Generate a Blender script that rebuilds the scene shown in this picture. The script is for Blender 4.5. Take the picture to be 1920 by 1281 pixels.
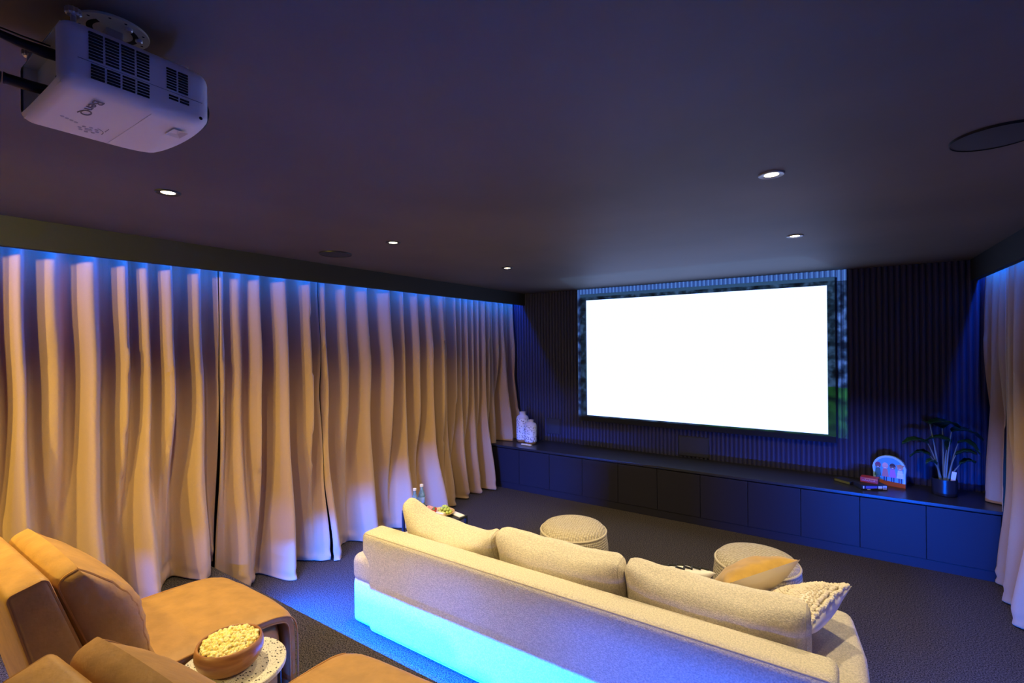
import bpy, bmesh, math, random
from mathutils import Vector, Matrix, noise
PI = math.pi
S = bpy.context.scene
COL = S.collection
for o in list(bpy.data.objects):
    bpy.data.objects.remove(o)

# ------------------------------------------------------------------ camera
F_PX, YAW, CY, ROLL, CAM_H = 903.6, math.radians(33.826), 645.0, math.radians(-0.531), 1.75
fw = Vector((-math.sin(YAW), math.cos(YAW), 0))
rt0 = Vector((math.cos(YAW), math.sin(YAW), 0))
up0 = Vector((0, 0, 1))
rt = math.cos(ROLL) * rt0 + math.sin(ROLL) * up0
up = math.cos(ROLL) * up0 - math.sin(ROLL) * rt0
cd = bpy.data.cameras.new('camera')
cam = bpy.data.objects.new('camera', cd)
COL.objects.link(cam)
M = Matrix.Identity(4)
for i in range(3):
    M[i][0], M[i][1], M[i][2] = rt[i], up[i], -fw[i]
M[2][3] = CAM_H
cam.matrix_world = M
cd.sensor_width = 36.0
cd.lens = 36.0 * F_PX / 1920
cd.shift_y = (CY - 640.5) / 1920
cd.clip_start = 0.02
S.camera = cam

# ------------------------------------------------------------------ world, exposure, light settings
w = bpy.data.worlds.new('world')
S.world = w
w.use_nodes = True
w.node_tree.nodes['Background'].inputs[0].default_value = (0.02, 0.02, 0.03, 1)
w.node_tree.nodes['Background'].inputs[1].default_value = 0.2
S.view_settings.view_transform = 'Standard'
S.view_settings.look = 'None'
S.view_settings.exposure = 0.0
S.view_settings.gamma = 1.0
S.view_settings.use_curve_mapping = False
DOWNLIGHT_W = 56.0
DOWNLIGHT_COL = (1.0, 0.82, 0.5)
COVE_W = 70.0
RISER_W = 560.0
REAR_RISER_W = 125.0
LED_BLUE = (0.0, 0.085, 1.0)
RISER_BLUE = (0.0, 0.10, 1.0)
SCREEN_EMIT = 1.35
SPILL_W = 5200.0

# room constants
CEIL = 2.40
WALL_Y = 5.35
X_LEFT, X_RIGHT, Y_BACK = -3.75, 1.32, -2.2
CAB_Y, CAB_Z = 4.80, 0.517
PLAT_Y, PLAT_Z = 1.62, 0.22

# ------------------------------------------------------------------ materials
MATS = {}


def mat(name, col, rough=0.6, metal=0.0, spec=0.5, emit=None, estr=0.0, noise_scale=0, noise_amt=0.0, bump=0.0,
        bump_scale=None, sheen=0.0, alpha=None, trans=0.0, coords='Object', col2=None, detail=3.0, bdist=0.01):
    if name in MATS:
        return MATS[name]
    m = bpy.data.materials.new(name)
    m.use_nodes = True
    nt = m.node_tree
    b = nt.nodes['Principled BSDF']
    b.inputs['Base Color'].default_value = (*col, 1)
    b.inputs['Roughness'].default_value = rough
    b.inputs['Metallic'].default_value = metal
    b.inputs['Specular IOR Level'].default_value = spec
    if sheen:
        b.inputs['Sheen Weight'].default_value = sheen
    if trans:
        b.inputs['Transmission Weight'].default_value = trans
    if emit:
        b.inputs['Emission Color'].default_value = (*emit, 1)
        b.inputs['Emission Strength'].default_value = estr
    tc = nt.nodes.new('ShaderNodeTexCoord')
    if noise_amt or col2:
        n = nt.nodes.new('ShaderNodeTexNoise')
        n.inputs['Scale'].default_value = noise_scale or 5
        n.inputs['Detail'].default_value = detail
        nt.links.new(tc.outputs[coords], n.inputs['Vector'])
        r = nt.nodes.new('ShaderNodeValToRGB')
        c2 = col2 or tuple(min(1, c * (1 + noise_amt)) for c in col)
        c1 = col if col2 else tuple(c * (1 - noise_amt) for c in col)
        r.color_ramp.elements[0].position = 0.35
        r.color_ramp.elements[1].position = 0.65
        r.color_ramp.elements[0].color = (*c1, 1)
        r.color_ramp.elements[1].color = (*c2, 1)
        nt.links.new(n.outputs['Fac'], r.inputs['Fac'])
        nt.links.new(r.outputs['Color'], b.inputs['Base Color'])
    if bump:
        n2 = nt.nodes.new('ShaderNodeTexNoise')
        n2.inputs['Scale'].default_value = bump_scale or 200
        n2.inputs['Detail'].default_value = 2
        nt.links.new(tc.outputs[coords], n2.inputs['Vector'])
        bp = nt.nodes.new('ShaderNodeBump')
        bp.inputs['Strength'].default_value = bump
        bp.inputs['Distance'].default_value = bdist
        nt.links.new(n2.outputs['Fac'], bp.inputs['Height'])
        nt.links.new(bp.outputs['Normal'], b.inputs['Normal'])
    MATS[name] = m
    return m


def knit_mat(name, c1, c2, scale):
    m = bpy.data.materials.new(name)
    m.use_nodes = True
    nt = m.node_tree
    b = nt.nodes['Principled BSDF']
    b.inputs['Roughness'].default_value = 0.9
    b.inputs['Specular IOR Level'].default_value = 0.15
    tc = nt.nodes.new('ShaderNodeTexCoord')
    v = nt.nodes.new('ShaderNodeTexVoronoi')
    v.inputs['Scale'].default_value = scale
    v.inputs['Randomness'].default_value = 0.3
    nt.links.new(tc.outputs['UV'], v.inputs['Vector'])
    r = nt.nodes.new('ShaderNodeValToRGB')
    r.color_ramp.elements[0].position = 0.1
    r.color_ramp.elements[0].color = (*c1, 1)
    r.color_ramp.elements[1].position = 0.65
    r.color_ramp.elements[1].color = (*c2, 1)
    nt.links.new(v.outputs['Distance'], r.inputs['Fac'])
    nt.links.new(r.outputs['Color'], b.inputs['Base Color'])
    bp = nt.nodes.new('ShaderNodeBump')
    bp.inputs['Strength'].default_value = 0.9
    bp.inputs['Distance'].default_value = 0.012
    bp.invert = True
    nt.links.new(v.outputs['Distance'], bp.inputs['Height'])
    nt.links.new(bp.outputs['Normal'], b.inputs['Normal'])
    return m


def terrazzo_mat():
    m = bpy.data.materials.new('terrazzo')
    m.use_nodes = True
    nt = m.node_tree
    b = nt.nodes['Principled BSDF']
    b.inputs['Roughness'].default_value = 0.35
    tc = nt.nodes.new('ShaderNodeTexCoord')
    mp = nt.nodes.new('ShaderNodeMapping')
    mp.inputs['Scale'].default_value = (1, 1.8, 1)
    mp.inputs['Rotation'].default_value = (0, 0, 0.5)
    nt.links.new(tc.outputs['Object'], mp.inputs['Vector'])
    last = None
    for sc, th, col in ((48, 0.2, (0.02, 0.018, 0.016)), (110, 0.17, (0.09, 0.07, 0.05)), (60, 0.13, (0.35, 0.27, 0.17))):
        v = nt.nodes.new('ShaderNodeTexVoronoi')
        v.voronoi_dimensions = '2D'
        v.inputs['Scale'].default_value = sc
        nt.links.new(mp.outputs[0], v.inputs['Vector'])
        # a random half of the cells carry a chip
        sep = nt.nodes.new('ShaderNodeSeparateColor')
        nt.links.new(v.outputs['Color'], sep.inputs[0])
        gt = nt.nodes.new('ShaderNodeMath')
        gt.operation = 'GREATER_THAN'
        gt.inputs[1].default_value = 0.55
        nt.links.new(sep.outputs[0], gt.inputs[0])
        lt = nt.nodes.new('ShaderNodeMath')
        lt.operation = 'LESS_THAN'
        lt.inputs[1].default_value = th
        nt.links.new(v.outputs['Distance'], lt.inputs[0])
        mu = nt.nodes.new('ShaderNodeMath')
        mu.operation = 'MULTIPLY'
        nt.links.new(gt.outputs[0], mu.inputs[0])
        nt.links.new(lt.outputs[0], mu.inputs[1])
        mx = nt.nodes.new('ShaderNodeMix')
        mx.data_type = 'RGBA'
        mx.inputs[6].default_value = (0.72, 0.66, 0.54, 1)
        mx.inputs[7].default_value = (*col, 1)
        if last:
            nt.links.new(last.outputs[2], mx.inputs[6])
        nt.links.new(mu.outputs[0], mx.inputs[0])
        last = mx
    nt.links.new(last.outputs[2], b.inputs['Base Color'])
    return m


def wood_mat(name, c1, c2, scale=(1, 1, 6), rough=0.4):
    m = bpy.data.materials.new(name)
    m.use_nodes = True
    nt = m.node_tree
    b = nt.nodes['Principled BSDF']
    b.inputs['Roughness'].default_value = rough
    tc = nt.nodes.new('ShaderNodeTexCoord')
    mp = nt.nodes.new('ShaderNodeMapping')
    mp.inputs['Scale'].default_value = scale
    mp.inputs['Rotation'].default_value = (0.5, 0.3, 0)
    n = nt.nodes.new('ShaderNodeTexNoise')
    n.inputs['Scale'].default_value = 9
    n.inputs['Detail'].default_value = 6
    n.inputs['Distortion'].default_value = 0.6
    r = nt.nodes.new('ShaderNodeValToRGB')
    r.color_ramp.elements[0].position = 0.35
    r.color_ramp.elements[1].position = 0.68
    r.color_ramp.elements[0].color = (*c1, 1)
    r.color_ramp.elements[1].color = (*c2, 1)
    nt.links.new(tc.outputs['Object'], mp.inputs[0])
    nt.links.new(mp.outputs[0], n.inputs['Vector'])
    nt.links.new(n.outputs['Fac'], r.inputs[0])
    nt.links.new(r.outputs[0], b.inputs['Base Color'])
    return m


M_CEIL = mat('ceiling_paint', (0.125, 0.1, 0.082), 0.65, spec=0.35, noise_scale=0.9, noise_amt=0.16, detail=5)
M_BULK = mat('bulkhead_paint', (0.03, 0.031, 0.032), 0.8, spec=0.2)
M_WALL = mat('wall_panel_paint', (0.042, 0.04, 0.082), 0.6, spec=0.35)
M_SIDE = mat('side_wall_paint', (0.08, 0.08, 0.09), 0.8)
M_CARPET = mat('carpet', (0.010, 0.009, 0.009), 0.95, spec=0.1, noise_scale=150, col2=(0.14, 0.112, 0.095), bump=1.0,
               bump_scale=300, detail=2, bdist=0.008)
M_CAB = mat('cabinet_black', (0.016, 0.014, 0.022), 0.5, spec=0.25)
M_CABTOP = mat('cabinet_top_black', (0.02, 0.02, 0.024), 0.3, spec=0.5)
M_CURT = mat('curtain_fabric', (0.46, 0.29, 0.155), 0.85, spec=0.2, noise_scale=500, noise_amt=0.05, bump=0.15,
             bump_scale=900, sheen=0.15, bdist=0.002)
M_LEATHER = mat('tan_leather', (0.43, 0.225, 0.07), 0.55, spec=0.35, noise_scale=14, noise_amt=0.1, bump=0.25,
                bump_scale=60, bdist=0.006)
M_WELT = mat('leather_piping', (0.42, 0.2, 0.06), 0.6, spec=0.3)
M_SOFA = mat('cream_boucle', (0.68, 0.60, 0.46), 0.95, spec=0.1, noise_scale=160, noise_amt=0.16, bump=0.7, bump_scale=190,
             bdist=0.006)
M_SOFAWELT = mat('sofa_seam', (0.6, 0.52, 0.39), 0.95, spec=0.1)
M_KNIT = knit_mat('knitted_rope', (0.72, 0.62, 0.45), (0.45, 0.37, 0.25), 62)
M_WHITEPL = mat('white_plastic', (0.93, 0.91, 0.93), 0.4, spec=0.4)
M_WARMLITPL = mat('warm_lit_plastic', (0.85, 0.83, 0.66), 0.5)  # yellow in the colour stands in for warm light on the rear bay
M_BLACK = mat('black_plastic', (0.012, 0.012, 0.013), 0.45)
M_DARKGAP = mat('dark_gap', (0.004, 0.004, 0.005), 0.9)  # near-black in place of the shade inside slots and holes
M_GREYINK = mat('grey_ink', (0.2, 0.19, 0.23), 0.6)
M_METAL = mat('brushed_metal', (0.6, 0.6, 0.62), 0.35, metal=1.0)
M_BLACKMETAL = mat('black_metal', (0.015, 0.015, 0.018), 0.4, spec=0.5)
M_FRAME = mat('screen_frame_velvet', (0.016, 0.016, 0.02), 0.75, spec=0.2)
M_SCREEN = mat('lit_screen', (0.02, 0.02, 0.02), 0.9, spec=0.0, emit=(0.74, 1.05, 2.1), estr=SCREEN_EMIT)  # emission stands in for the projector's light reflected off the screen
M_LAMPLENS = mat('lamp_lens', (0.9, 0.9, 0.9), 0.5, emit=(1.0, 0.85, 0.55), estr=14.0)
M_LAMPRIM = mat('lamp_rim', (0.3, 0.31, 0.33), 0.4, spec=0.6)
M_LAMPRIMD = mat('lamp_rim_dark', (0.02, 0.02, 0.022), 0.5)
M_LED = mat('led_diffuser', (0.1, 0.2, 0.4), 0.5, emit=(0.0, 0.35, 1.0), estr=4.0)
M_TERRAZZO = terrazzo_mat()
M_BOWL = wood_mat('bowl_wood', (0.24, 0.085, 0.03), (0.42, 0.19, 0.07), (1, 1, 5))
M_BOARD = wood_mat('board_wood', (0.55, 0.34, 0.12), (0.7, 0.45, 0.18), (1, 6, 1))
M_POP = mat('popcorn', (0.80, 0.58, 0.10), 0.8, noise_scale=90, col2=(0.86, 0.8, 0.5), coords='Object', spec=0.2)
M_MUSTARD = mat('mustard_velvet', (0.52, 0.29, 0.03), 0.7, sheen=0.3, noise_scale=20, noise_amt=0.1)
M_CREAM = mat('cream_satin', (0.78, 0.66, 0.47), 0.55, sheen=0.2)
M_IVORY = mat('ivory_cotton', (0.85, 0.78, 0.66), 0.85)
M_INK = mat('black_print', (0.02, 0.018, 0.016), 0.8)
M_WOOL = mat('ivory_wool', (0.82, 0.72, 0.54), 0.95, spec=0.1)
M_TERRA = mat('bare_clay', (0.42, 0.28, 0.18), 0.8)
M_LEAF = mat('leaf', (0.012, 0.05, 0.02), 0.35, noise_scale=8, noise_amt=0.3)
M_STEM = mat('plant_stem', (0.2, 0.24, 0.2), 0.5)
M_POT = mat('black_pot', (0.015, 0.015, 0.02), 0.3)
M_GRAPE = mat('green_grape', (0.5, 0.6, 0.1), 0.25, spec=0.5)
M_RED = mat('red_fruit', (0.62, 0.025, 0.02), 0.25)
M_CHEESE = mat('cheese', (0.9, 0.75, 0.35), 0.5)
M_SALAMI = mat('salami', (0.6, 0.16, 0.1), 0.5, noise_scale=120, col2=(0.85, 0.5, 0.38))
M_GLASSB = mat('blue_glass', (0.45, 0.75, 0.85), 0.08, spec=0.6, trans=0.7)
M_WHITE = mat('white_paint', (0.85, 0.84, 0.82), 0.5)
M_PAPER = mat('white_paper', (0.85, 0.82, 0.74), 0.8)


def vase_mat():
    m = bpy.data.materials.new('speckled_ceramic')
    m.use_nodes = True
    nt = m.node_tree
    b = nt.nodes['Principled BSDF']
    b.inputs['Roughness'].default_value = 0.6
    tc = nt.nodes.new('ShaderNodeTexCoord')
    mp = nt.nodes.new('ShaderNodeMapping')
    mp.inputs['Scale'].default_value = (80, 80, 36)
    nt.links.new(tc.outputs['Object'], mp.inputs[0])
    v = nt.nodes.new('ShaderNodeTexVoronoi')
    v.inputs['Scale'].default_value = 1.0
    v.inputs['Randomness'].default_value = 0.8
    nt.links.new(mp.outputs[0], v.inputs['Vector'])
    r = nt.nodes.new('ShaderNodeValToRGB')
    r.color_ramp.elements[0].position = 0.27
    r.color_ramp.elements[0].color = (0.05, 0.035, 0.03, 1)
    r.color_ramp.elements[1].position = 0.38
    r.color_ramp.elements[1].color = (0.8, 0.78, 0.76, 1)
    nt.links.new(v.outputs['Distance'], r.inputs[0])
    nt.links.new(r.outputs[0], b.inputs['Base Color'])
    return m


M_VASE = vase_mat()


# ------------------------------------------------------------------ helpers
def obj(name, bm, m, parent=None, smooth=True, angle=40):
    me = bpy.data.meshes.new(name)
    bmesh.ops.recalc_face_normals(bm, faces=bm.faces)
    bm.to_mesh(me)
    bm.free()
    for mm in (m if isinstance(m, (list, tuple)) else [m]):
        me.materials.append(mm)
    if smooth:
        me.polygons.foreach_set('use_smooth', [True] * len(me.polygons))
        try:
            me.set_sharp_from_angle(angle=math.radians(angle))
        except Exception:
            pass
    o = bpy.data.objects.new(name, me)
    COL.objects.link(o)
    if parent:
        o.parent = parent
    return o


def tag(o, label, cat, group=None):
    o['label'] = label
    o['category'] = cat
    if group:
        o['group'] = group
    return o


def thing(name, label, cat, loc=(0, 0, 0), rz=0.0, group=None):
    o = bpy.data.objects.new(name, None)
    o.empty_display_size = 0.05
    COL.objects.link(o)
    o.location = loc
    o.rotation_euler = (0, 0, rz)
    return tag(o, label, cat, group)


def struct(name, bm, m, smooth=False):
    o = obj(name, bm, m, smooth=smooth)
    o['kind'] = 'structure'
    return o


def box(bm, x0, x1, y0, y1, z0, z1, bev=0.0, mi=0):
    c = Vector(((x0 + x1) / 2, (y0 + y1) / 2, (z0 + z1) / 2))
    r = bmesh.ops.create_cube(bm, size=1.0)
    vs = r['verts']
    for v in vs:
        v.co = Vector((v.co.x * (x1 - x0), v.co.y * (y1 - y0), v.co.z * (z1 - z0))) + c
    fs = {f for v in vs for f in v.link_faces}
    for f in fs:
        f.material_index = mi
    if bev:
        es = list({e for v in vs for e in v.link_edges})
        bmesh.ops.bevel(bm, geom=es, offset=bev, segments=3, profile=0.6, affect='EDGES')
    return bm


def B(*a, **k):
    return box(bmesh.new(), *a, **k)


def tube(bm, pts, rad, seg=8, closed=False, caps=True, mi=0):
    pts = [Vector(p) for p in pts]
    n = len(pts)
    rads = rad if isinstance(rad, (list, tuple)) else [rad] * n
    rings = []
    prev = None
    for i in range(n):
        if closed:
            t = (pts[(i + 1) % n] - pts[i - 1])
        else:
            t = pts[min(i + 1, n - 1)] - pts[max(i - 1, 0)]
        if t.length < 1e-9:
            t = Vector((0, 0, 1))
        t.normalize()
        if prev is None:
            a = Vector((0, 0, 1)) if abs(t.z) < 0.9 else Vector((1, 0, 0))
            u = t.cross(a).normalized()
        else:
            u = (prev - t * prev.dot(t))
            u = u.normalized() if u.length > 1e-6 else t.orthogonal().normalized()
        prev = u
        v = t.cross(u)
        rings.append([bm.verts.new(pts[i] + (u * math.cos(2 * PI * k / seg) + v * math.sin(2 * PI * k / seg)) * rads[i]) for k in range(seg)])
    m = n if closed else n - 1
    for i in range(m):
        a, b = rings[i], rings[(i + 1) % n]
        for k in range(seg):
            f = bm.faces.new((a[k], a[(k + 1) % seg], b[(k + 1) % seg], b[k]))
            f.material_index = mi
    if caps and not closed:
        for r_ in (rings[0], rings[-1]):
            try:
                bm.faces.new(r_).material_index = mi
            except ValueError:
                pass
    return bm


def lathe(bm, prof, seg=32, c=(0, 0, 0), mi=0, uv=None):
    """revolve (r, z) pairs round z"""
    rings = []
    for r, z in prof:
        if r < 1e-6:
            rings.append([bm.verts.new((c[0], c[1], c[2] + z))])
        else:
            rings.append([bm.verts.new((c[0] + r * math.cos(2 * PI * k / seg), c[1] + r * math.sin(2 * PI * k / seg), c[2] + z)) for k in range(seg)])
    ul = bm.loops.layers.uv.verify() if uv else None
    L = [0]
    for i in range(1, len(prof)):
        L.append(L[-1] + math.hypot(prof[i][0] - prof[i - 1][0], prof[i][1] - prof[i - 1][1]))
    for i in range(len(rings) - 1):
        a, b = rings[i], rings[i + 1]
        for k in range(seg):
            k2 = (k + 1) % seg
            if len(a) == 1 and len(b) == 1:
                continue
            if len(a) == 1:
                f = bm.faces.new((a[0], b[k2], b[k]))
                us = [(k + .5, i), (k + 1, i + 1), (k, i + 1)]
            elif len(b) == 1:
                f = bm.faces.new((a[k], a[k2], b[0]))
                us = [(k, i), (k + 1, i), (k + .5, i + 1)]
            else:
                f = bm.faces.new((a[k], a[k2], b[k2], b[k]))
                us = [(k, i), (k + 1, i), (k + 1, i + 1), (k, i + 1)]
            f.material_index = mi
            if uv:
                for lp, (uu, ii) in zip(f.loops, us):
                    lp[ul].uv = (uu / seg * uv, L[min(ii, len(L) - 1)])
    return bm


def soft_box(sx, sy, sz, r, f=None, puff=(0, 0, 0), div=0.035, mi=0, bm=None):
    """rounded box centred on the origin with swelling faces; f deforms each point"""
    bm = bm or bmesh.new()
    h = Vector((sx / 2, sy / 2, sz / 2))
    n = [max(4, int(round(s / div))) for s in (sx, sy, sz)]
    verts = {}

    def axis_vals(k):
        vals = [-h[k], -h[k] + r * 0.15, -h[k] + r * 0.4, -h[k] + r * 0.7]
        inner = n[k]
        for i in range(inner + 1):
            vals.append(-h[k] + r + (2 * h[k] - 2 * r) * i / inner)
        vals += [h[k] - r * 0.7, h[k] - r * 0.4, h[k] - r * 0.15, h[k]]
        return vals
    av = [axis_vals(k) for k in range(3)]

    def get(i, j, k):
        key = (i, j, k)
        if key in verts:
            return verts[key]
        p = Vector((av[0][i], av[1][j], av[2][k]))
        q = Vector([max(-h[a] + r, min(h[a] - r, p[a])) for a in range(3)])
        d = p - q
        if d.length > 1e-9:
            p = q + d.normalized() * r
        u = [max(-1, min(1, p[a] / h[a])) for a in range(3)]
        if any(puff):
            for a in range(3):
                if puff[a]:
                    b, c = (a + 1) % 3, (a + 2) % 3
                    p[a] += puff[a] * u[a] * max(0, 1 - u[b] ** 2) * max(0, 1 - u[c] ** 2)
        if f:
            p = f(p.copy())
        v = bm.verts.new(p)
        verts[key] = v
        return v
    N = [len(a) - 1 for a in av]
    fs = []
    for a in range(3):
        b, c = (a + 1) % 3, (a + 2) % 3
        for side in (0, N[a]):
            for i in range(N[b]):
                for j in range(N[c]):
                    ids = []
                    for (di, dj) in ((0, 0), (1, 0), (1, 1), (0, 1)):
                        t = [0, 0, 0]
                        t[a], t[b], t[c] = side, i + di, j + dj
                        ids.append(get(*t))
                    if len(set(ids)) >= 3:
                        fc = bm.faces.new(ids)
                        fc.material_index = mi
    return bm


def welt_loop(sx, sy, sz, r, side, f=None, k=0.75, axis=0, step=0.03):
    """points of the seam running round the face at +-axis of a soft_box"""
    h = [sx / 2, sy / 2, sz / 2]
    b, c = (axis + 1) % 3, (axis + 2) % 3
    off = r * (1 - 1 / math.sqrt(2))
    hb, hc = h[b] - off, h[c] - off
    rr = r * k
    pts2 = []
    for (cx, cy, a0) in ((hb - rr, hc - rr, 0), (-hb + rr, hc - rr, PI / 2), (-hb + rr, -hc + rr, PI), (hb - rr, -hc + rr, 1.5 * PI)):
        for i in range(6):
            a = a0 + i * PI / 10
            pts2.append((cx + rr * math.cos(a), cy + rr * math.sin(a)))
    dense = []
    for i in range(len(pts2)):
        p, q = pts2[i], pts2[(i + 1) % len(pts2)]
        m = max(1, int(math.hypot(q[0] - p[0], q[1] - p[1]) / step))
        for t in range(m):
            dense.append((p[0] + (q[0] - p[0]) * t / m, p[1] + (q[1] - p[1]) * t / m))
    out = []
    for (pb, pc) in dense:
        p = Vector((0, 0, 0))
        p[axis] = side * (h[axis] - off)
        p[b], p[c] = pb, pc
        out.append(f(p) if f else p)
    return out


def dup(root, loc=None, rz=None, label=None, group=None):
    r = root.copy()
    COL.objects.link(r)
    if loc is not None:
        r.location = loc
    if rz is not None:
        r.rotation_euler = (0, 0, rz)
    if label:
        r['label'] = label
    if group:
        r['group'] = group
    for ch in list(root.children):
        c = ch.copy()
        COL.objects.link(c)
        c.parent = r
        for g in ch.children:
            d = g.copy()
            COL.objects.link(d)
            d.parent = c
    return r


def smooth01(t):
    t = max(0.0, min(1.0, t))
    return t * t * (3 - 2 * t)


def N3(x, y=0.0, z=0.0):
    return noise.noise(Vector((x, y, z)))


def area(name, loc, sx, sy, energy, col, direction, parent=None, spread=PI):
    ld = bpy.data.lights.new(name, 'AREA')
    ld.shape = 'RECTANGLE'
    ld.size, ld.size_y = sx, sy
    ld.energy = energy
    ld.color = col
    ld.spread = spread
    lo = bpy.data.objects.new(name, ld)
    COL.objects.link(lo)
    d = Vector(direction).normalized()
    # local -Z along d, local X along world Y or X (the long side)
    return lo, d


# ------------------------------------------------------------------ room shell
struct('floor', B(X_LEFT, X_RIGHT, Y_BACK, WALL_Y, -0.06, 0.0), M_CARPET)
struct('ceiling', B(X_LEFT - .1, X_RIGHT + .1, Y_BACK - .1, WALL_Y + .1, CEIL, CEIL + 0.08), M_CEIL)
struct('wall_left', B(X_LEFT - 0.1, X_LEFT, Y_BACK, WALL_Y, 0, CEIL), M_SIDE)
struct('wall_right', B(X_RIGHT, X_RIGHT + 0.1, Y_BACK, WALL_Y, 0, CEIL), M_SIDE)
struct('wall_back', B(X_LEFT, X_RIGHT, Y_BACK - 0.1, Y_BACK, 0, CEIL), mat('back_wall_paint', (0.55, 0.52, 0.46), 0.8))  # unseen wall, pale tone chosen to bounce warm light forward


def fluted_wall():
    bm = bmesh.new()
    pitch = 0.042
    n = int((X_RIGHT - X_LEFT + 0.2) / pitch)
    prev = None
    seg = 8
    x0 = X_LEFT - 0.1
    pts = []
    for i in range(n + 1):
        for k in range(seg):
            t = k / seg
            if t < 0.12:
                y = WALL_Y
            else:
                u = (t - 0.12) / 0.88
                y = WALL_Y - 0.018 * (max(0.0, math.sin(PI * u)) ** 0.45)
            pts.append((x0 + (i + t) * pitch, y))
    top, bot = [], []
    for (x, y) in pts:
        bot.append(bm.verts.new((x, y, 0)))
        top.append(bm.verts.new((x, y, CEIL)))
    for i in range(len(pts) - 1):
        bm.faces.new((bot[i], bot[i + 1], top[i + 1], top[i]))
    # body behind the flutes
    b0, b1 = bm.verts.new((pts[0][0], WALL_Y + .1, 0)), bm.verts.new((pts[-1][0], WALL_Y + .1, 0))
    t0, t1 = bm.verts.new((pts[0][0], WALL_Y + .1, CEIL)), bm.verts.new((pts[-1][0], WALL_Y + .1, CEIL))
    bm.faces.new((b1, b0, t0, t1))
    bm.faces.new((b0, bot[0], top[0], t0))
    bm.faces.new((bot[-1], b1, t1, top[-1]))
    return bm


struct('wall_front', fluted_wall(), M_WALL, smooth=True)
# bulkheads (pelmets) dropping from the ceiling in front of the curtains
struct('trim_1', B(-3.405, -3.36, Y_BACK, WALL_Y - 0.02, 2.252, CEIL), M_BULK)
struct('trim_2', B(0.92, 0.965, Y_BACK, WALL_Y - 0.02, 2.231, CEIL), M_BULK)

# raised seating platform
pf = bmesh.new()
box(pf, X_LEFT + .002, X_RIGHT - .002, Y_BACK, PLAT_Y - 0.06, 0.001, PLAT_Z - 0.03)
box(pf, X_LEFT + .002, X_RIGHT - .002, Y_BACK, PLAT_Y, PLAT_Z - 0.03, PLAT_Z, bev=0.008)
box(pf, X_LEFT + .002, X_RIGHT - .002, Y_BACK, -0.36, PLAT_Z, 0.41)
box(pf, X_LEFT + .002, X_RIGHT - .002, Y_BACK, -0.30, 0.41, 0.44, bev=0.008)
struct('floor_platform', pf, M_CARPET)


# ------------------------------------------------------------------ LED strips
def led_strip(name, label, bm, light_loc, length, width, energy, direction):
    t = thing(name, label, 'led strip', light_loc, 0)
    for v in bm.verts:
        v.co -= Vector(light_loc)
    obj('diffuser', bm, M_LED, t, smooth=False)
    ld = bpy.data.lights.new(name + '_light', 'AREA')
    ld.shape = 'RECTANGLE'
    ld.size, ld.size_y = length, width
    ld.energy = energy
    ld.color = RISER_BLUE if energy == RISER_W else LED_BLUE
    ld.spread = math.radians(115) if name == 'riser_led_strip' else PI
    lo = bpy.data.objects.new(name + '_light', ld)
    COL.objects.link(lo)
    lo.parent = t
    d = Vector(direction).normalized()
    along = Vector((1, 0, 0)) if name == 'riser_led_strip' else Vector((0, 1, 0))
    z = -d
    x = along
    y = z.cross(x)
    mm = Matrix.Identity(4)
    for i in range(3):
        mm[i][0], mm[i][1], mm[i][2] = x[i], y[i], z[i]
    mm.translation = d * 0.006
    lo.matrix_local = mm
    return t


led_strip('riser_led_strip', 'long blue LED strip glowing under the nosing of the carpeted platform step behind the sofa',
          B(-3.1, 1.2, 1.560, 1.566, 0.178, 0.188), (-0.95, 1.566, 0.183), 4.3, 0.008, RISER_W, (0, 1, -0.3))
led_strip('riser_led_strip', 'blue LED strip under the nosing of the rear carpeted step behind the recliners',
          B(-3.6, 1.2, -0.360, -0.354, 0.4055, 0.4095), ((-3.6 + 1.2) / 2, -0.354, 0.4078), 4.8, 0.003, REAR_RISER_W, (0, 1, -0.05))
led_strip('cove_led_strip', 'blue LED strip hidden behind the bulkhead above the long left-hand curtains',
          B(-3.475, -3.445, -1.6, 5.3, 2.368, 2.374), (-3.46, 1.85, 2.368), 6.9, 0.014, COVE_W, (0, 0, -1))
led_strip('cove_led_strip', 'blue LED strip hidden behind the bulkhead above the right-hand curtain',
          B(0.98, 1.01, -1.6, 5.3, 2.368, 2.374), (0.992, 1.85, 2.368), 6.9, 0.014, COVE_W * 1.6, (0, 0, -1))


# ------------------------------------------------------------------ downlights and ceiling speakers
def downlight(x, y, label, dark=False, power=1.0, wide=False):
    t = thing('downlight', label, 'ceiling light', (x, y, CEIL), 0, 'recessed ceiling downlights')
    bm = bmesh.new()
    lathe(bm, [(0.026, 0.0), (0.026, -0.003), (0.043, -0.006), (0.046, -0.004), (0.047, 0.0)], 32)
    obj('trim_ring', bm, M_LAMPRIMD if dark else M_LAMPRIM, t)
    bm = bmesh.new()
    lathe(bm, [(0.0, -0.0035), (0.02, -0.0035), (0.0265, -0.002), (0.0265, 0.0)], 24)
    obj('lens', bm, M_LAMPLENS, t)
    ld = bpy.data.lights.new('downlight_lamp', 'SPOT')
    ld.energy = DOWNLIGHT_W * power
    ld.color = (1.0, 0.76, 0.17) if wide else (1.0, 0.80, 0.44) if x < -1 else DOWNLIGHT_COL
    ld.spot_size = math.radians(130 if wide else 122 if x > -1 else 132)
    ld.spot_blend = 0.8 if wide or x < -1 else 0.5
    ld.shadow_soft_size = 0.06 if wide else 0.025
    lo = bpy.data.objects.new('downlight_lamp', ld)
    COL.objects.link(lo)
    lo.parent = t
    lo.location = (0, 0, -0.035)
    if wide:   # the rear pair are tilting gimbals washed along the curtains
        lo.rotation_euler = Vector((-0.80, 0.75, -0.75)).to_track_quat('-Z', 'Y').to_euler()
    return t


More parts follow.
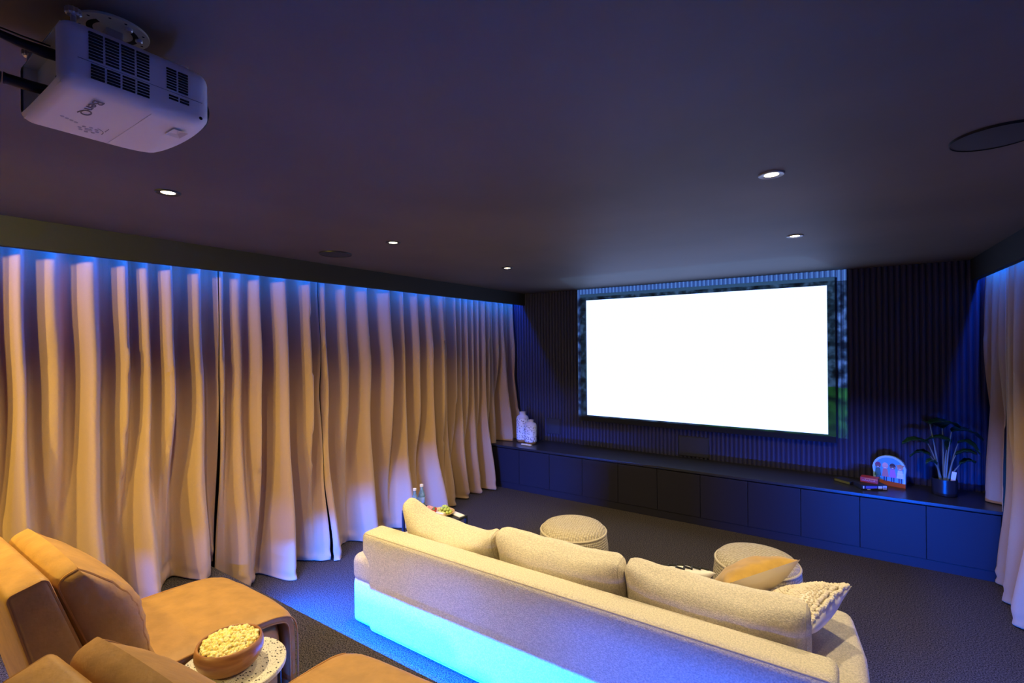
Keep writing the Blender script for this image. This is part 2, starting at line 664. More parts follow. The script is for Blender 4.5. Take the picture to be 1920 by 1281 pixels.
downlight(-2.32, 0.88, 'lit downlight in a dark ring between the projector and the left-hand curtains', True, 2.1)
downlight(-2.32, 2.12, 'lit downlight level with the round speaker beside the left bulkhead', True, 1.5)
downlight(-2.32, 3.40, 'smallest lit downlight, nearest the left end of the screen', True, 1.3)
downlight(-0.20, 2.12, 'largest lit downlight with a pale ring, on the right half of the ceiling', power=1.5)
downlight(-0.20, 3.44, 'lit downlight with a pale ring just above the right half of the screen', power=1.4)
downlight(-0.20, 0.88, 'downlight over the platform edge, above the sofa, nearest the camera', power=0.28)
downlight(-2.32, -0.36, 'downlight behind the recliners on the curtain side', True, 1.5, True)
downlight(-2.32, -1.60, 'rearmost downlight on the curtain side of the room', True, 5.0, True)
downlight(-0.20, -0.36, 'downlight behind the camera on the right side', power=0.2)


def ceiling_speaker(x, y, r, label):
    t = thing('ceiling_speaker', label, 'speaker', (x, y, CEIL), 0, 'round in-ceiling speakers')
    bm = bmesh.new()
    lathe(bm, [(0, -0.005), (r * 0.9, -0.006), (r * 0.985, -0.005), (r * 0.985, 0)], 48)
    obj('grille', bm, mat('speaker_grille', (0.03, 0.03, 0.034), 0.7), t)
    bm = bmesh.new()
    lathe(bm, [(r * 0.985, -0.001), (r * 0.985, -0.008), (r, -0.008), (r * 1.01, 0)], 48)
    obj('bezel', bm, M_BLACK, t)


ceiling_speaker(0.435, 2.14, 0.115, 'large round black ceiling speaker at the right edge, in front of the bulkhead')
ceiling_speaker(-2.93, 2.14, 0.11, 'flush round ceiling speaker beside the left bulkhead above the curtains')

# ------------------------------------------------------------------ projection screen
SY = 5.325
t = thing('projection_screen', 'large glowing white projection screen in a black frame on the fluted wall', 'projection screen', (-1.265, SY, 0.82))


def rel(bm, o):
    for v in bm.verts:
        v.co -= Vector(o)
    return bm


SO = (-1.265, SY, 0.82)
fx0, fx1, fz0, fz1 = -2.545, 0.003, 0.82, 2.335
sx0, sx1, sz0, sz1 = -2.477, -0.058, 0.889, 2.262
fb = bmesh.new()
for (a, b_, c, d_) in ((fx0, fx1, fz0, sz0), (fx0, fx1, sz1, fz1), (fx0, sx0, sz0, sz1), (sx1, fx1, sz0, sz1)):
    box(fb, a, b_, SY - 0.045, SY + 0.005, c, d_, bev=0.003)
obj('frame', rel(fb, SO), M_FRAME, t, smooth=False)
obj('screen_surface', rel(B(sx0 - 0.004, sx1 + 0.004, SY - 0.02, SY - 0.012, sz0 - 0.004, sz1 + 0.004), SO), M_SCREEN, t, smooth=False)

# in-wall speakers below the screen
def wall_speaker(x0, x1, z0, z1, label):
    cx = (x0 + x1) / 2
    t = thing('wall_speaker', label, 'speaker', (cx, WALL_Y - 0.018, z0), 0, 'flush in-wall speakers')
    bm = B(-(x1 - x0) / 2, (x1 - x0) / 2, -0.006, 0.006, 0, z1 - z0, bev=0.003)
    obj('bezel', bm, M_BLACK, t)
    bm = B(-(x1 - x0) / 2 + 0.008, (x1 - x0) / 2 - 0.008, -0.009, -0.004, 0.008, z1 - z0 - 0.008, bev=0.002)
    obj('grille', bm, mat('wall_grille', (0.028, 0.028, 0.04), 0.7, bump=0.4, bump_scale=500, bdist=0.002), t)


wall_speaker(-1.415, -1.10, 0.53, 0.745, 'flush black speaker grille in the wall under the middle of the screen')
wall_speaker(-3.05, -2.855, 0.61, 0.805, 'small square plate in the wall to the right of the speckled vases')

# ------------------------------------------------------------------ low cabinets along the front wall
DW = 0.4115
EDGE0 = -3.547
NTH = ['first', 'second', 'third', 'fourth', 'fifth', 'sixth', 'seventh', 'eighth', 'ninth', 'tenth', 'eleventh']
PLACES = ['half hidden behind the hem of the left curtains', 'under the two speckled vases', 'under the left edge of the screen']


def make_cabinet(width, label):
    t = thing('low_cabinet', label, 'cabinet', (0, 0, 0), 0, 'low cabinets under the screen')
    obj('carcass', B(0.001, width - 0.001, 0.02, 0.52, 0.075, CAB_Z - 0.023), M_CAB, t, smooth=False)
    obj('door', B(0.0022, width - 0.0022, 0.0, 0.019, 0.078, CAB_Z - 0.034, bev=0.0012), M_CAB, t, smooth=False)
    return t


c0 = make_cabinet(DW, '')
for i in range(11):
    lab = 'low black handleless cabinet, %s door from the left in the run under the screen' % NTH[i]
    if i == 0:
        lab = 'low black handleless cabinet at the far left of the run, beside the left curtain hem'
    if i == 10:
        lab = 'low black handleless cabinet at the right end of the run, beside the right curtain'
    c = c0 if i == 0 else dup(c0)
    c.location = (EDGE0 + i * DW, CAB_Y + 0.006, 0)
    c['label'] = lab
xe = EDGE0 + 11 * DW
# filler panels carry the run behind the curtains to the side walls
tag(obj('filler_panel', B(X_LEFT + .002, EDGE0 - .002, CAB_Y + .006, WALL_Y - .02, 0.0, CAB_Z - .023), M_CAB, smooth=False),
    'black filler panel between the first cabinet and the wall behind the left curtain', 'cabinet')
tag(obj('filler_panel', B(xe + .002, X_RIGHT - .002, CAB_Y + .006, WALL_Y - .02, 0.0, CAB_Z - .023), M_CAB, smooth=False),
    'black filler panel between the last cabinet and the wall behind the right curtain', 'cabinet')
tag(obj('cabinet_top', B(X_LEFT + .002, X_RIGHT - .002, CAB_Y - 0.004, WALL_Y - 0.017, CAB_Z - 0.022, CAB_Z, bev=0.0015), M_CABTOP, smooth=False),
    'long black continuous bench top over the row of low cabinets', 'bench top')
tag(obj('plinth', B(EDGE0, xe, CAB_Y + 0.012, CAB_Y + 0.03, 0.0, 0.075), M_CAB, smooth=False),
    'continuous black plinth under the row of low cabinets', 'plinth')

# ------------------------------------------------------------------ curtains
CREST = [-.62, -.47, -.3, -.16, -.02, .11, .22, .34, 0.466, 0.536, 0.657, 0.79, 0.946, 1.114, 1.211, 1.327, 1.512, 1.67, 1.778, 1.9, 2.089, 2.314, 2.446, 2.661, 2.884,
         3.128, 3.324, 3.498, 3.668, 3.881, 3.97, 4.128, 4.24, 4.346, 4.46, 4.569, 4.66, 4.763, 4.85, 4.945, 5.05, 5.174, 5.26, 5.4]


def fold_profile(y, crests):
    for i in range(len(crests) - 1):
        a, b = crests[i], crests[i + 1]
        if a <= y < b:
            t = (y - a) / (b - a)
            amp = min(1.15, (b - a) / 0.17)
            # neighbouring folds stand out by different amounts
            ca = 0.55 + 0.9 * abs(math.sin(a * 57.3 + 1.7))
            cb_ = 0.55 + 0.9 * abs(math.sin(b * 57.3 + 1.7))
            # lean each fold a little to one side, then a rounded wave
            t = t + 0.09 * math.sin(a * 31.0) * math.sin(PI * t) ** 2
            h = 0.5 + 0.5 * math.cos(2 * PI * t)
            h = h * h * (3 - 2 * h) * 0.6 + h * 0.4
            k = ca * (1 - t) + cb_ * t
            return amp * (h * (1 + k) - 1)
    return 0.0


def make_curtain(name, label, y0, y1, base, side, z_bottom, crests, seed, flare=0.07, z_top=2.375, amp=0.088, group=None, crumple=1.0, pm=None):
    """side=+1: the room lies on +X of the curtain"""
    top_crests = []
    rr = random.Random(seed)
    for i in range(len(crests) - 1):
        a, b = crests[i], crests[i + 1]
        top_crests.append(a)
        k = max(1, int(round((b - a) / 0.075)))
        for j in range(1, k):
            top_crests.append(a + (b - a) * (j + rr.uniform(-.22, .22)) / k)
    top_crests.append(crests[-1])
    ny = int((y1 - y0) / 0.011)
    zs = []
    H = z_top - z_bottom
    nz = 70
    for k in range(nz + 1):
        s = k / nz
        zs.append(z_bottom + H * (s ** 1.35 if True else s))
    bm = bmesh.new()
    grid = []
    for k, z in enumerate(zs):
        row = []
        h = z - z_bottom
        s_top = smooth01((z - 1.55) / 0.8)
        s_bot = 1 - smooth01(h / 1.25)
        for j in range(ny + 1):
            v = j / ny
            y = y0 + (y1 - y0) * v
            yw = y + 0.05 * s_bot * N3(y * 1.7, z * 0.8, seed) + 0.02 * N3(y * 2.3, z * 1.6, seed + 5) * (1 - s_top)
            pm_ = fold_profile(yw, crests)
            pt_ = fold_profile(yw, top_crests)
            A = amp * (1 + 0.35 * s_bot)
            pm_ = pm_ * (1 - 0.78 * s_bot) + 0.85 * s_bot * fold_profile(yw, crests[::2])
            x = A * pm_ * (1 - s_top) + (0.62 * A * pm_ + 0.02 * pt_) * s_top
            # soft large-scale swelling, then a flare at the foot
            x += 0.02 * N3(y * 1.3, z * 0.5, seed + 9) * (1 - s_top)
            x += flare * (1 - smooth01(h / 0.75)) * (0.55 + 0.75 * N3(y * 2.1, 3.3, seed + 2))
            # cloth breaking on the floor
            if h < 0.16 and crumple:
                q = 1 - h / 0.16
                x += crumple * 0.03 * q * N3(y * 9, z * 14, seed + 1) + crumple * 0.02 * q * N3(y * 23, z * 20, seed + 4)
            dz = 0.0
            if h < 0.4 and crumple:
                dz = crumple * 0.012 * (1 - h / 0.4) * (0.5 + 0.5 * N3(y * 6, 1.0, seed))
            # side edges curl slightly away from the room
            e = min(v * (y1 - y0), (1 - v) * (y1 - y0))
            if e < 0.04:
                x -= 0.004 * (1 - e / 0.04) ** 2
            row.append(bm.verts.new((base + side * x, y, z + dz)))
        grid.append(row)
    for k in range(nz):
        for j in range(ny):
            bm.faces.new((grid[k][j], grid[k][j + 1], grid[k + 1][j + 1], grid[k + 1][j]))
    o = obj(name, bm, M_CURT, angle=180)
    sol = o.modifiers.new('thickness', 'SOLIDIFY')
    sol.thickness = 0.003
    sol.offset = 0
    tag(o, label, 'curtain', group)
    return o


GC = 'floor length beige curtains on the left wall'
make_curtain('curtain', 'widest beige curtain behind the recliners, its hem resting on the raised platform', -0.7, PLAT_Y + 0.03, -3.585, 1, PLAT_Z + 0.004, CREST, 3, 0.07, group=GC)
make_curtain('curtain', 'beige curtain beside the platform step, hem spreading over the blue lit carpet', PLAT_Y + 0.034, 2.424, -3.585, 1, 0.003, CREST, 3, 0.07, group=GC, crumple=1.2)
make_curtain('curtain', 'beige curtain behind the black side table and the sofa end', 2.427, 4.045, -3.585, 1, 0.003, CREST, 3, 0.12, group=GC)
make_curtain('curtain', 'beige curtain reaching the floor next to the first low cabinet', 4.048, 4.785, -3.585, 1, 0.003, CREST, 3, 0.05, group=GC, crumple=1.6)
make_curtain('curtain', 'short end curtain hanging over the left end of the cabinet top by the vases', 4.80, 5.27, -3.585, 1, CAB_Z + 0.003, CREST, 29, 0.01, group=GC, crumple=0.2)
CR2 = [2.0]
rr = random.Random(5)
while CR2[-1] < 5.6:
    CR2.append(CR2[-1] + rr.uniform(0.12, 0.21))
GR = 'beige curtains on the right wall'
make_curtain('curtain', 'right-hand beige curtain falling to the carpet beside the last cabinet', 2.2, 4.785, 1.035, -1, 0.003, CR2, 41, 0.10, z_top=2.37, amp=0.055, group=GR)
make_curtain('curtain', 'short right-hand curtain hanging over the cabinet top behind the plant', 4.80, 5.22, 1.035, -1, CAB_Z + 0.003, CR2, 47, 0.02, z_top=2.37, amp=0.045, group=GR, crumple=0.2)


# ------------------------------------------------------------------ sofa
def make_sofa():
    t = thing('sofa', 'long low cream boucle sofa with its lit back towards the platform step', 'sofa', (-1.22, 1.94, 0))
    ox = -1.22

    def part(name, x0, x1, y0, y1, z0, z1, r, m=M_SOFA, puff=(0, 0, 0), f=None, parent=t, div=0.05):
        c = Vector(((x0 + x1) / 2 - ox, (y0 + y1) / 2 - 1.94, (z0 + z1) / 2))

        def g(p):
            p = p + c
            return f(p) if f else p
        return obj(name, soft_box(x1 - x0, y1 - y0, z1 - z0, r, g, puff, div), m, parent), g
    def frontf(p):
        # the seat runs deeper towards the open right-hand end
        wx, wy = p.x + ox, p.y + 1.94
        if wy > 2.3:
            p.y += 0.19 * smooth01((wx + 0.75) / 0.65) * min(1.0, (wy - 2.3) / 0.3)
        return p
    part('seat_base', -2.54, 0.10, 1.955, 2.69, 0.012, 0.30, 0.035, f=frontf)
    # seat: one long mattress, rounded at its free right corner
    def seatf(p):
        p = frontf(p)
        wx, wy = p.x + ox, p.y + 1.94
        if wx > -0.15 and wy > 2.5:
            d = max(0, (wx + 0.15) / 0.25) * max(0, (wy - 2.5) / 0.45)
            p.x -= 0.05 * d
            p.y -= 0.05 * d
        return p
    part('seat', -2.545, 0.105, 1.948, 2.70, 0.27, 0.44, 0.05, puff=(0, 0, 0.012), f=seatf)
    # back block: lower panel with the long padded top roll
    def notch(p):
        # below the seat line the back narrows beside the base
        q = 1 - smooth01((p.z - 0.43) / 0.045)
        e = max(0.0, -(p.x + 1.0) / 0.205)
        if p.x < -1.0:
            p.x += 0.056 * q * smooth01(e)
        if p.x > 1.0:
            p.x -= 0.03 * q * smooth01((p.x - 1.0) / 0.2)
        return p
    bk, g = part('backrest', -2.425, 0.004, 1.936, 2.10, 0.014, 0.606, 0.033, f=notch, div=0.035)
    bm = bmesh.new()
    lp = welt_loop(2.429, 0.164, 0.592, 0.033, -1, g, axis=1)
    tube(bm, lp, 0.0035, 6, closed=True)
    obj('piping', bm, M_SOFAWELT, bk)
    # three loose back cushions leaning on the backrest
    for n, (x0, x1, dz, tilt) in enumerate(((-2.28, -1.57, 0.004, 0.30), (-1.565, -0.835, 0.0, 0.33), (-0.825, -0.085, 0.005, 0.34))):
        wd = x1 - x0
        cx = (x0 + x1) / 2 - ox
        ht, th = 0.30, 0.165

        def cf(p, cx=cx, dz=dz, tilt=tilt, n=n, wd=wd):
            u, v = p.x / (wd / 2), p.z / (ht / 2)
            # the top edge sags in the middle and its corners lift
            p.z += (0.05 * (abs(u) ** 3) - 0.02) * max(0, v)
            if n == 0 and u < 0:
                p.z += 0.05 * (-u) ** 3 * max(0, v)
            if n == 0:
                p.z -= 0.07 * (1 - min(1, ((u - 0.2) / 1.0) ** 2)) * max(0, v)
            p.y *= 1 - 0.30 * abs(u) ** 4
            p.y += 0.012 * N3(p.x * 6, p.z * 5, 31 + n) + 0.006 * N3(p.x * 15, p.z * 12, 7 + n)
            p.z += 0.012 * N3(p.x * 5, p.y * 6, 50 + n)
            c, s = math.cos(tilt), math.sin(tilt)
            y, z = p.y, p.z
            p.y = y * c - z * s * -1 * -1
            p.z = y * s * 1 + z * c
            p.y = y * c - z * s
            return Vector((p.x + cx, p.y + 0.28, p.z + 0.57 + dz))
        cu = obj('back_cushion', soft_box(wd, th, ht, 0.055, cf, (0, 0.035, 0), 0.03), M_SOFA, t)
        for sd in (-1, 1):
            obj('piping', tube(bmesh.new(), welt_loop(wd, th, ht, 0.055, sd, cf, axis=0), 0.003, 6, closed=True), M_SOFAWELT, cu)
    return t


make_sofa()


# ------------------------------------------------------------------ throw cushions
def pillow_mesh(size, thick, seed, pinch=0.1, bumpy=0.0, n=26):
    """square pillow in local XZ, thickness along Y; returns bm, +Y faces material 0, -Y faces material 1"""
    bm = bmesh.new()
    g = {}
    for sgn in (1, -1):
        for i in range(n + 1):
            for j in range(n + 1):
                u, v = 2 * i / n - 1, 2 * j / n - 1
                edge = i in (0, n) or j in (0, n)
                key = (i, j, 0 if edge else sgn)
                if key in g:
                    continue
                x = u * (1 - pinch * (1 - u * u) * 0 - pinch * (1 - v * v) * abs(u) ** 2 * 0.6)
                z = v * (1 - pinch * (1 - u * u) * abs(v) ** 2 * 0.6)
                tk = thick / 2 * (max(0, 1 - u ** 2) ** 0.55) * (max(0, 1 - v ** 2) ** 0.55)
                y = sgn * tk
                if not edge:
                    y += 0.01 * N3(u * 2.5, v * 2.5, seed + sgn) + sgn * bumpy * abs(N3(u * 16, v * 16, seed))
                g[key] = bm.verts.new((x * size / 2, y, z * size / 2))
        for i in range(n):
            for j in range(n):
                q = []
                for di, dj in ((0, 0), (1, 0), (1, 1), (0, 1)):
                    a, b = i + di, j + dj
                    e = a in (0, n) or b in (0, n)
                    q.append(g[(a, b, 0 if e else sgn)])
                f = bm.faces.new(q if sgn < 0 else q[::-1])
                f.material_index = 0 if sgn > 0 else 1
    return bm


def pillow_surface(u, v, size, thick, off=0.001):
    tk = thick / 2 * (max(0, 1 - u ** 2) ** 0.55) * (max(0, 1 - v ** 2) ** 0.55)
    return Vector((u * size / 2, tk + off, v * size / 2))


def place(o, loc, ex, ny):
    """stand a cushion with its top edge along ex and its front facing ny"""
    x = Vector(ex).normalized()
    y = Vector(ny)
    y = (y - x * y.dot(x)).normalized()
    z = x.cross(y)
    m = Matrix.Identity(4)
    for i in range(3):
        m[i][0], m[i][1], m[i][2], m[i][3] = x[i], y[i], z[i], loc[i]
    o.matrix_world = m


# mustard and cream
t = thing('throw_cushion', 'two-tone cushion, mustard velvet front and cream satin back, in front of the round knitted pouf', 'cushion', (0, 0, 0))
bm = pillow_mesh(0.385, 0.17, 3)
fr = bmesh.new()
for half, mm, nm in ((0, M_MUSTARD, 'velvet_face'), (1, M_CREAM, 'satin_face')):
    b2 = bm.copy()
    bmesh.ops.delete(b2, geom=[f for f in b2.faces if f.material_index != half], context='FACES')
    for f in b2.faces:
        f.material_index = 0
    obj(nm, b2, mm, t, angle=180)
bm.free()
fr.free()
place(t, (-0.37, 2.70, 0.55), (0.74, 0.63, 0.24), (-0.42, 0.235, 0.62))

# black-and-white print
t = thing('throw_cushion', 'ivory cushion with black zigzag print peeking over the sofa cushion', 'cushion', (0, 0, 0))
bm = pillow_mesh(0.42, 0.15, 8)
for f in bm.faces:
    f.material_index = 0
obj('cover', bm, M_IVORY, t, angle=180)
for row in range(5):
    bm = bmesh.new()
    v0 = 0.86 - row * 0.34
    pts = []
    for k in range(37):
        u = -0.88 + 1.76 * k / 36
        ph = (k % 4) / 4
        v = v0 - 0.17 * (2 * ph if ph < 0.5 else 2 - 2 * ph)
        pts.append(pillow_surface(u, v, 0.42, 0.15, 0.004))
    tube(bm, pts, 0.0055, 5)
    obj('zigzag_stripe', bm, M_INK, t)
place(t, (-0.75, 2.45, 0.525), (0.7, 0.71, 0.05), (-0.42, 0.32, 0.9))

# bobble cushion
t = thing('throw_cushion', 'ivory cushion with a bobbly woollen front lying at the open right end of the sofa', 'cushion', (0, 0, 0))
bm = pillow_mesh(0.40, 0.16, 14)
for f in bm.faces:
    f.material_index = 0
obj('cover', bm, M_IVORY, t, angle=180)
bm = bmesh.new()
rr = random.Random(9)
for i in range(26):
    for j in range(26):
        u, v = -0.96 + 1.92 * i / 25 + rr.uniform(-.015, .015), -0.96 + 1.92 * j / 25 + rr.uniform(-.015, .015)
        big = (j // 4) % 2 == 0
        r_ = rr.uniform(.0095, .0125) if big else rr.uniform(.006, .008)
        p = pillow_surface(max(-.99, min(.99, u)), max(-.99, min(.99, v)), 0.40, 0.16, 0.003)
        rs = bmesh.ops.create_icosphere(bm, subdivisions=1, radius=r_)
        for v_ in rs['verts']:
            v_.co += p
wool = obj('woollen_bobbles', bm, M_WOOL, t)
wool['kind'] = 'stuff'
place(t, (-0.17, 2.51, 0.525), (0.36, 0.92, 0.15), (-0.52, 0.1, 0.84))


# ------------------------------------------------------------------ poufs
def pouf(x, y, label, rz, r=0.255, h=0.43):
    t = thing('pouf', label, 'pouf', (x, y, 0), rz, 'round knitted poufs')
    prof_side = [(r * 0.86, 0.004), (r * 0.93, 0.02), (r * 0.985, 0.08), (r * 1.0, 0.19), (r * 0.985, 0.29), (r * 0.945, h - 0.065), (r * 0.925, h - 0.05)]
    bm = bmesh.new()
    lathe(bm, [(0, 0.004)] + prof_side, 64, uv=2 * PI * r)
    obj('knitted_side', bm, M_KNIT, t, angle=180)
    bm = bmesh.new()
    lathe(bm, [(r * 0.925, h - 0.05), (r * 0.90, h - 0.034), (r * 0.83, h - 0.016), (r * 0.66, h - 0.003), (r * 0.45, h + 0.002), (r * 0.25, h - 0.002), (r * 0.1, h - 0.008), (0, h - 0.01)], 64, uv=2 * PI * r)
    # planar map for the top so the stitches stay even
    ul = bm.loops.layers.uv.verify()
    for f in bm.faces:
        for lp in f.loops:
            lp[ul].uv = (lp.vert.co.x, lp.vert.co.y)
    obj('knitted_top', bm, M_KNIT, t, angle=180)
    bm = bmesh.new()
    tube(bm, [(r * 0.932 * math.cos(a * PI / 32), r * 0.932 * math.sin(a * PI / 32), h - 0.05) for a in range(64)], 0.007, 6, closed=True)
    obj('piping', bm, M_KNIT, t)


pouf(-1.61, 3.19, 'knitted beige pouf standing alone on the carpet behind the middle sofa cushion', 0.2)
pouf(-0.415, 3.33, 'knitted beige pouf partly hidden behind the mustard cushion', 1.1)


# ------------------------------------------------------------------ recliners
def make_recliner(label, at=(-2.24, 0.70, PLAT_Z), rz=0.0, ext=0.0):
    # ext: how far the seat front is slid out
    t = thing('recliner', label, 'armchair', at, rz)
    O = Vector((-2.24, 0.70, PLAT_Z))
    W = 0.61

    def oriented(cy, cz, ang, extra=None):
        c, s = math.cos(ang), math.sin(ang)

        def g(p):
            if extra:
                p = extra(p)
            y, z = p.y, p.z
            return Vector((p.x, cy + y * c - z * s - O.y, cz + y * s + z * c - O.z))
        return g

    # waterfall seat cover: runs over the seat and folds down the front
    path = [(0.60, 0.655), (0.75, 0.658), (0.90, 0.654), (1.02, 0.648), (1.11, 0.640), (1.175, 0.618), (1.205, 0.575), (1.21, 0.48), (1.21, 0.40), (1.212, 0.30), (1.21, 0.255)]
    path = [(y + ext * smooth01((y - 0.75) / 0.4), z) for y, z in path]
    bm = bmesh.new()
    th = 0.042
    nx = 24
    rows = []
    # resample the path
    P = []
    for i in range(len(path) - 1):
        for k in range(4):
            P.append((path[i][0] + (path[i + 1][0] - path[i][0]) * k / 4, path[i][1] + (path[i + 1][1] - path[i][1]) * k / 4))
    P.append(path[-1])
    for sm in range(3):
        P = [P[0]] + [((P[i - 1][0] + 2 * P[i][0] + P[i + 1][0]) / 4, (P[i - 1][1] + 2 * P[i][1] + P[i + 1][1]) / 4) for i in range(1, len(P) - 1)] + [P[-1]]
    nP = len(P)
    ring = []
    sec = []
    for k in range(nx + 1):
        u = 2 * k / nx - 1
        e = 1 - abs(u) ** 6
        sec.append((u * W / 2, 0.0 - 0.016 * (abs(u) ** 10)))
    for k in range(nx, -1, -1):
        u = 2 * k / nx - 1
        sec.append((u * W / 2 * 0.985, -th))
    for i in range(nP):
        a, b = P[max(0, i - 1)], P[min(nP - 1, i + 1)]
        ty, tz = b[0] - a[0], b[1] - a[1]
        L = math.hypot(ty, tz)
        ny, nz = -tz / L, ty / L
        s = i / (nP - 1)
        row = []
        for (x, d) in sec:
            wr = 0.0
            if d > -0.03:
                fade = math.exp(-((P[i][0] - 0.86) / 0.22) ** 2)
                wr = 0.006 * N3(x * 2.2 + P[i][0] * 3, P[i][0] * 11, 2.0) * (0.35 + fade) + 0.004 * N3(x * 9, P[i][0] * 7, 6)
                wr -= 0.010 * (1 - (2 * x / W) ** 2) * 0
            dd = d + wr + (0.012 * (1 - (2 * x / W) ** 2) if d > -0.03 else 0)
            row.append(bm.verts.new((x, P[i][0] - ny * -1 * 0 + (-ny if False else ny) * -0 + ny * dd * -1 * -1 - O.y, P[i][1] + nz * dd - O.z)))
        rows.append(row)
    ns = len(sec)
    for i in range(nP - 1):
        for k in range(ns):
            bm.faces.new((rows[i][k], rows[i][(k + 1) % ns], rows[i + 1][(k + 1) % ns], rows[i + 1][k]))
    bm.faces.new(rows[0])
    bm.faces.new(rows[-1])
    cover = obj('seat_cover', bm, M_LEATHER, t, angle=60)
    for sd in (-1, 1):
        for dn, rad in ((-0.004, 0.0035), (-th + 0.003, 0.003)):
            pts = []
            for i in range(2, nP):
                a, b = P[max(0, i - 1)], P[min(nP - 1, i + 1)]
                ty, tz = b[0] - a[0], b[1] - a[1]
                L = math.hypot(ty, tz)
                pts.append((sd * (W / 2 + 0.0005), P[i][0] - tz / L * dn - O.y, P[i][1] + ty / L * dn - 0.012 * (dn > -0.01) - O.z))
            obj('piping', tube(bmesh.new(), pts, rad, 6), M_WELT, cover)
    # seat body with its inset side panels
    sb, g = soft_box, oriented(0.86 + ext / 2, 0.425, 0)
    sd_ = (0.575, 0.60 + ext, 0.345)

    def sidef(p):
        return g(p)
    body = obj('seat_base', soft_box(*sd_, 0.07, sidef, (0.018, 0, 0), 0.05), M_LEATHER, t)
    for sd in (-1, 1):
        obj('piping', tube(bmesh.new(), welt_loop(*sd_, 0.07, sd, sidef, k=1.0), 0.005, 6, closed=True), M_WELT, body)
    # back shell, leaning back and thicker towards the seat
    shs = (W, 0.125, 0.66)

    def taper(p):
        k = 1 + 0.55 * (0.5 - (p.z / 0.66 + 0.5) * 1.0) * 0.8
        p.y *= k
        return p
    g2 = oriented(0.455, 0.745, math.radians(15), taper)
    shell = obj('back_shell', soft_box(*shs, 0.022, g2, (0.004, 0.008, 0.008), 0.04), M_LEATHER, t)
    for sd in (-1, 1):
        obj('piping', tube(bmesh.new(), welt_loop(*shs, 0.022, sd, g2), 0.0042, 6, closed=True), M_WELT, shell)
    # thick back cushion with the head roll
    cs = (W - 0.015, 0.14, 0.50)

    def puffy(p):
        v = p.z / 0.25
        front = max(0.0, p.y / 0.07)
        # slim at the crown, swollen across the head, thinner at the small of the back
        p.y += front * (0.03 * math.exp(-((v - 0.1) / 0.5) ** 2) - 0.085 * max(0, v) ** 2.6)
        u = p.x / (W / 2)
        # gathered creases at both ends of the swollen front
        p.y += front * 0.0035 * (abs(u) ** 2) * math.sin(p.z * 95 + 2 * N3(p.z * 5, u)) * (1 if v < 0.6 else 0.2)
        p.z += 0.012 * (1 - u * u) * max(0, v)
        return p
    g3 = oriented(0.566, 0.839, math.radians(19), puffy)
    cush = obj('back_cushion', soft_box(*cs, 0.045, g3, (0.012, 0.01, 0.01), 0.022), M_LEATHER, t)
    for sd in (-1, 1):
        obj('piping', tube(bmesh.new(), welt_loop(*cs, 0.045, sd, g3, step=0.02), 0.0045, 6, closed=True), M_WELT, cush)
    bm = bmesh.new()
    # stitched seam along the crown
    pts = []
    for k in range(31):
        x = -cs[0] / 2 + 0.02 + (cs[0] - 0.04) * k / 30
        p = g3(Vector((x, cs[1] / 2 - 0.045 * (1 - 1 / math.sqrt(2)), cs[2] / 2 - 0.045 * (1 - 1 / math.sqrt(2)))))
        pts.append(p)
    tube(bm, pts, 0.0045, 6)
    obj('crown_seam', bm, M_WELT, cush)
    # low feet
    for sx in (-1, 1):
        for yy in (0.62, 1.1):
            bm = bmesh.new()
            lathe(bm, [(0, 0), (0.02, 0), (0.024, 0.036), (0, 0.036)], 16, c=(sx * 0.22, yy - O.y, 0))
            obj('leg', bm, M_BLACKMETAL, t)
    return t


make_recliner('tan leather recliner against the curtains, with its whole seat in view')
make_recliner('tan leather recliner nearest the camera, mostly cut off by the bottom edge', (-1.18, 0.625, PLAT_Z), math.radians(4.0), 0.07)

# ------------------------------------------------------------------ terrazzo side table between the recliners
TT = 0.64
tx, ty = -1.75, 0.845
t = thing('side_table', 'round terrazzo-topped side table with black wire legs between the two recliners', 'side table', (tx, ty, PLAT_Z))
bm = bmesh.new()
hh = TT - PLAT_Z
lathe(bm, [(0, hh - 0.02), (0.166, hh - 0.02), (0.1705, hh - 0.016), (0.1705, hh - 0.003), (0.168, hh), (0, hh)], 64)
obj('table_top', bm, M_TERRAZZO, t, angle=30)
bm = bmesh.new()
tube(bm, [(0.15 * math.cos(a * PI / 20), 0.15 * math.sin(a * PI / 20), hh - 0.027) for a in range(40)], 0.006, 8, closed=True)
obj('ring_frame', bm, M_BLACKMETAL, t)
for k in range(4):
    a = PI / 4 + k * PI / 2 + 0.15
    ca, sa = math.cos(a), math.sin(a)
    bm = bmesh.new()
    tube(bm, [(0.148 * ca, 0.148 * sa, 0.004), (0.148 * ca, 0.148 * sa, hh - 0.022)], 0.007, 8)
    obj('leg', bm, M_BLACKMETAL, t)
bm = bmesh.new()
tube(bm, [(0.148 * math.cos(a * PI / 20), 0.148 * math.sin(a * PI / 20), 0.13) for a in range(40)], 0.005, 8, closed=True)
obj('foot_ring', bm, M_BLACKMETAL, t)

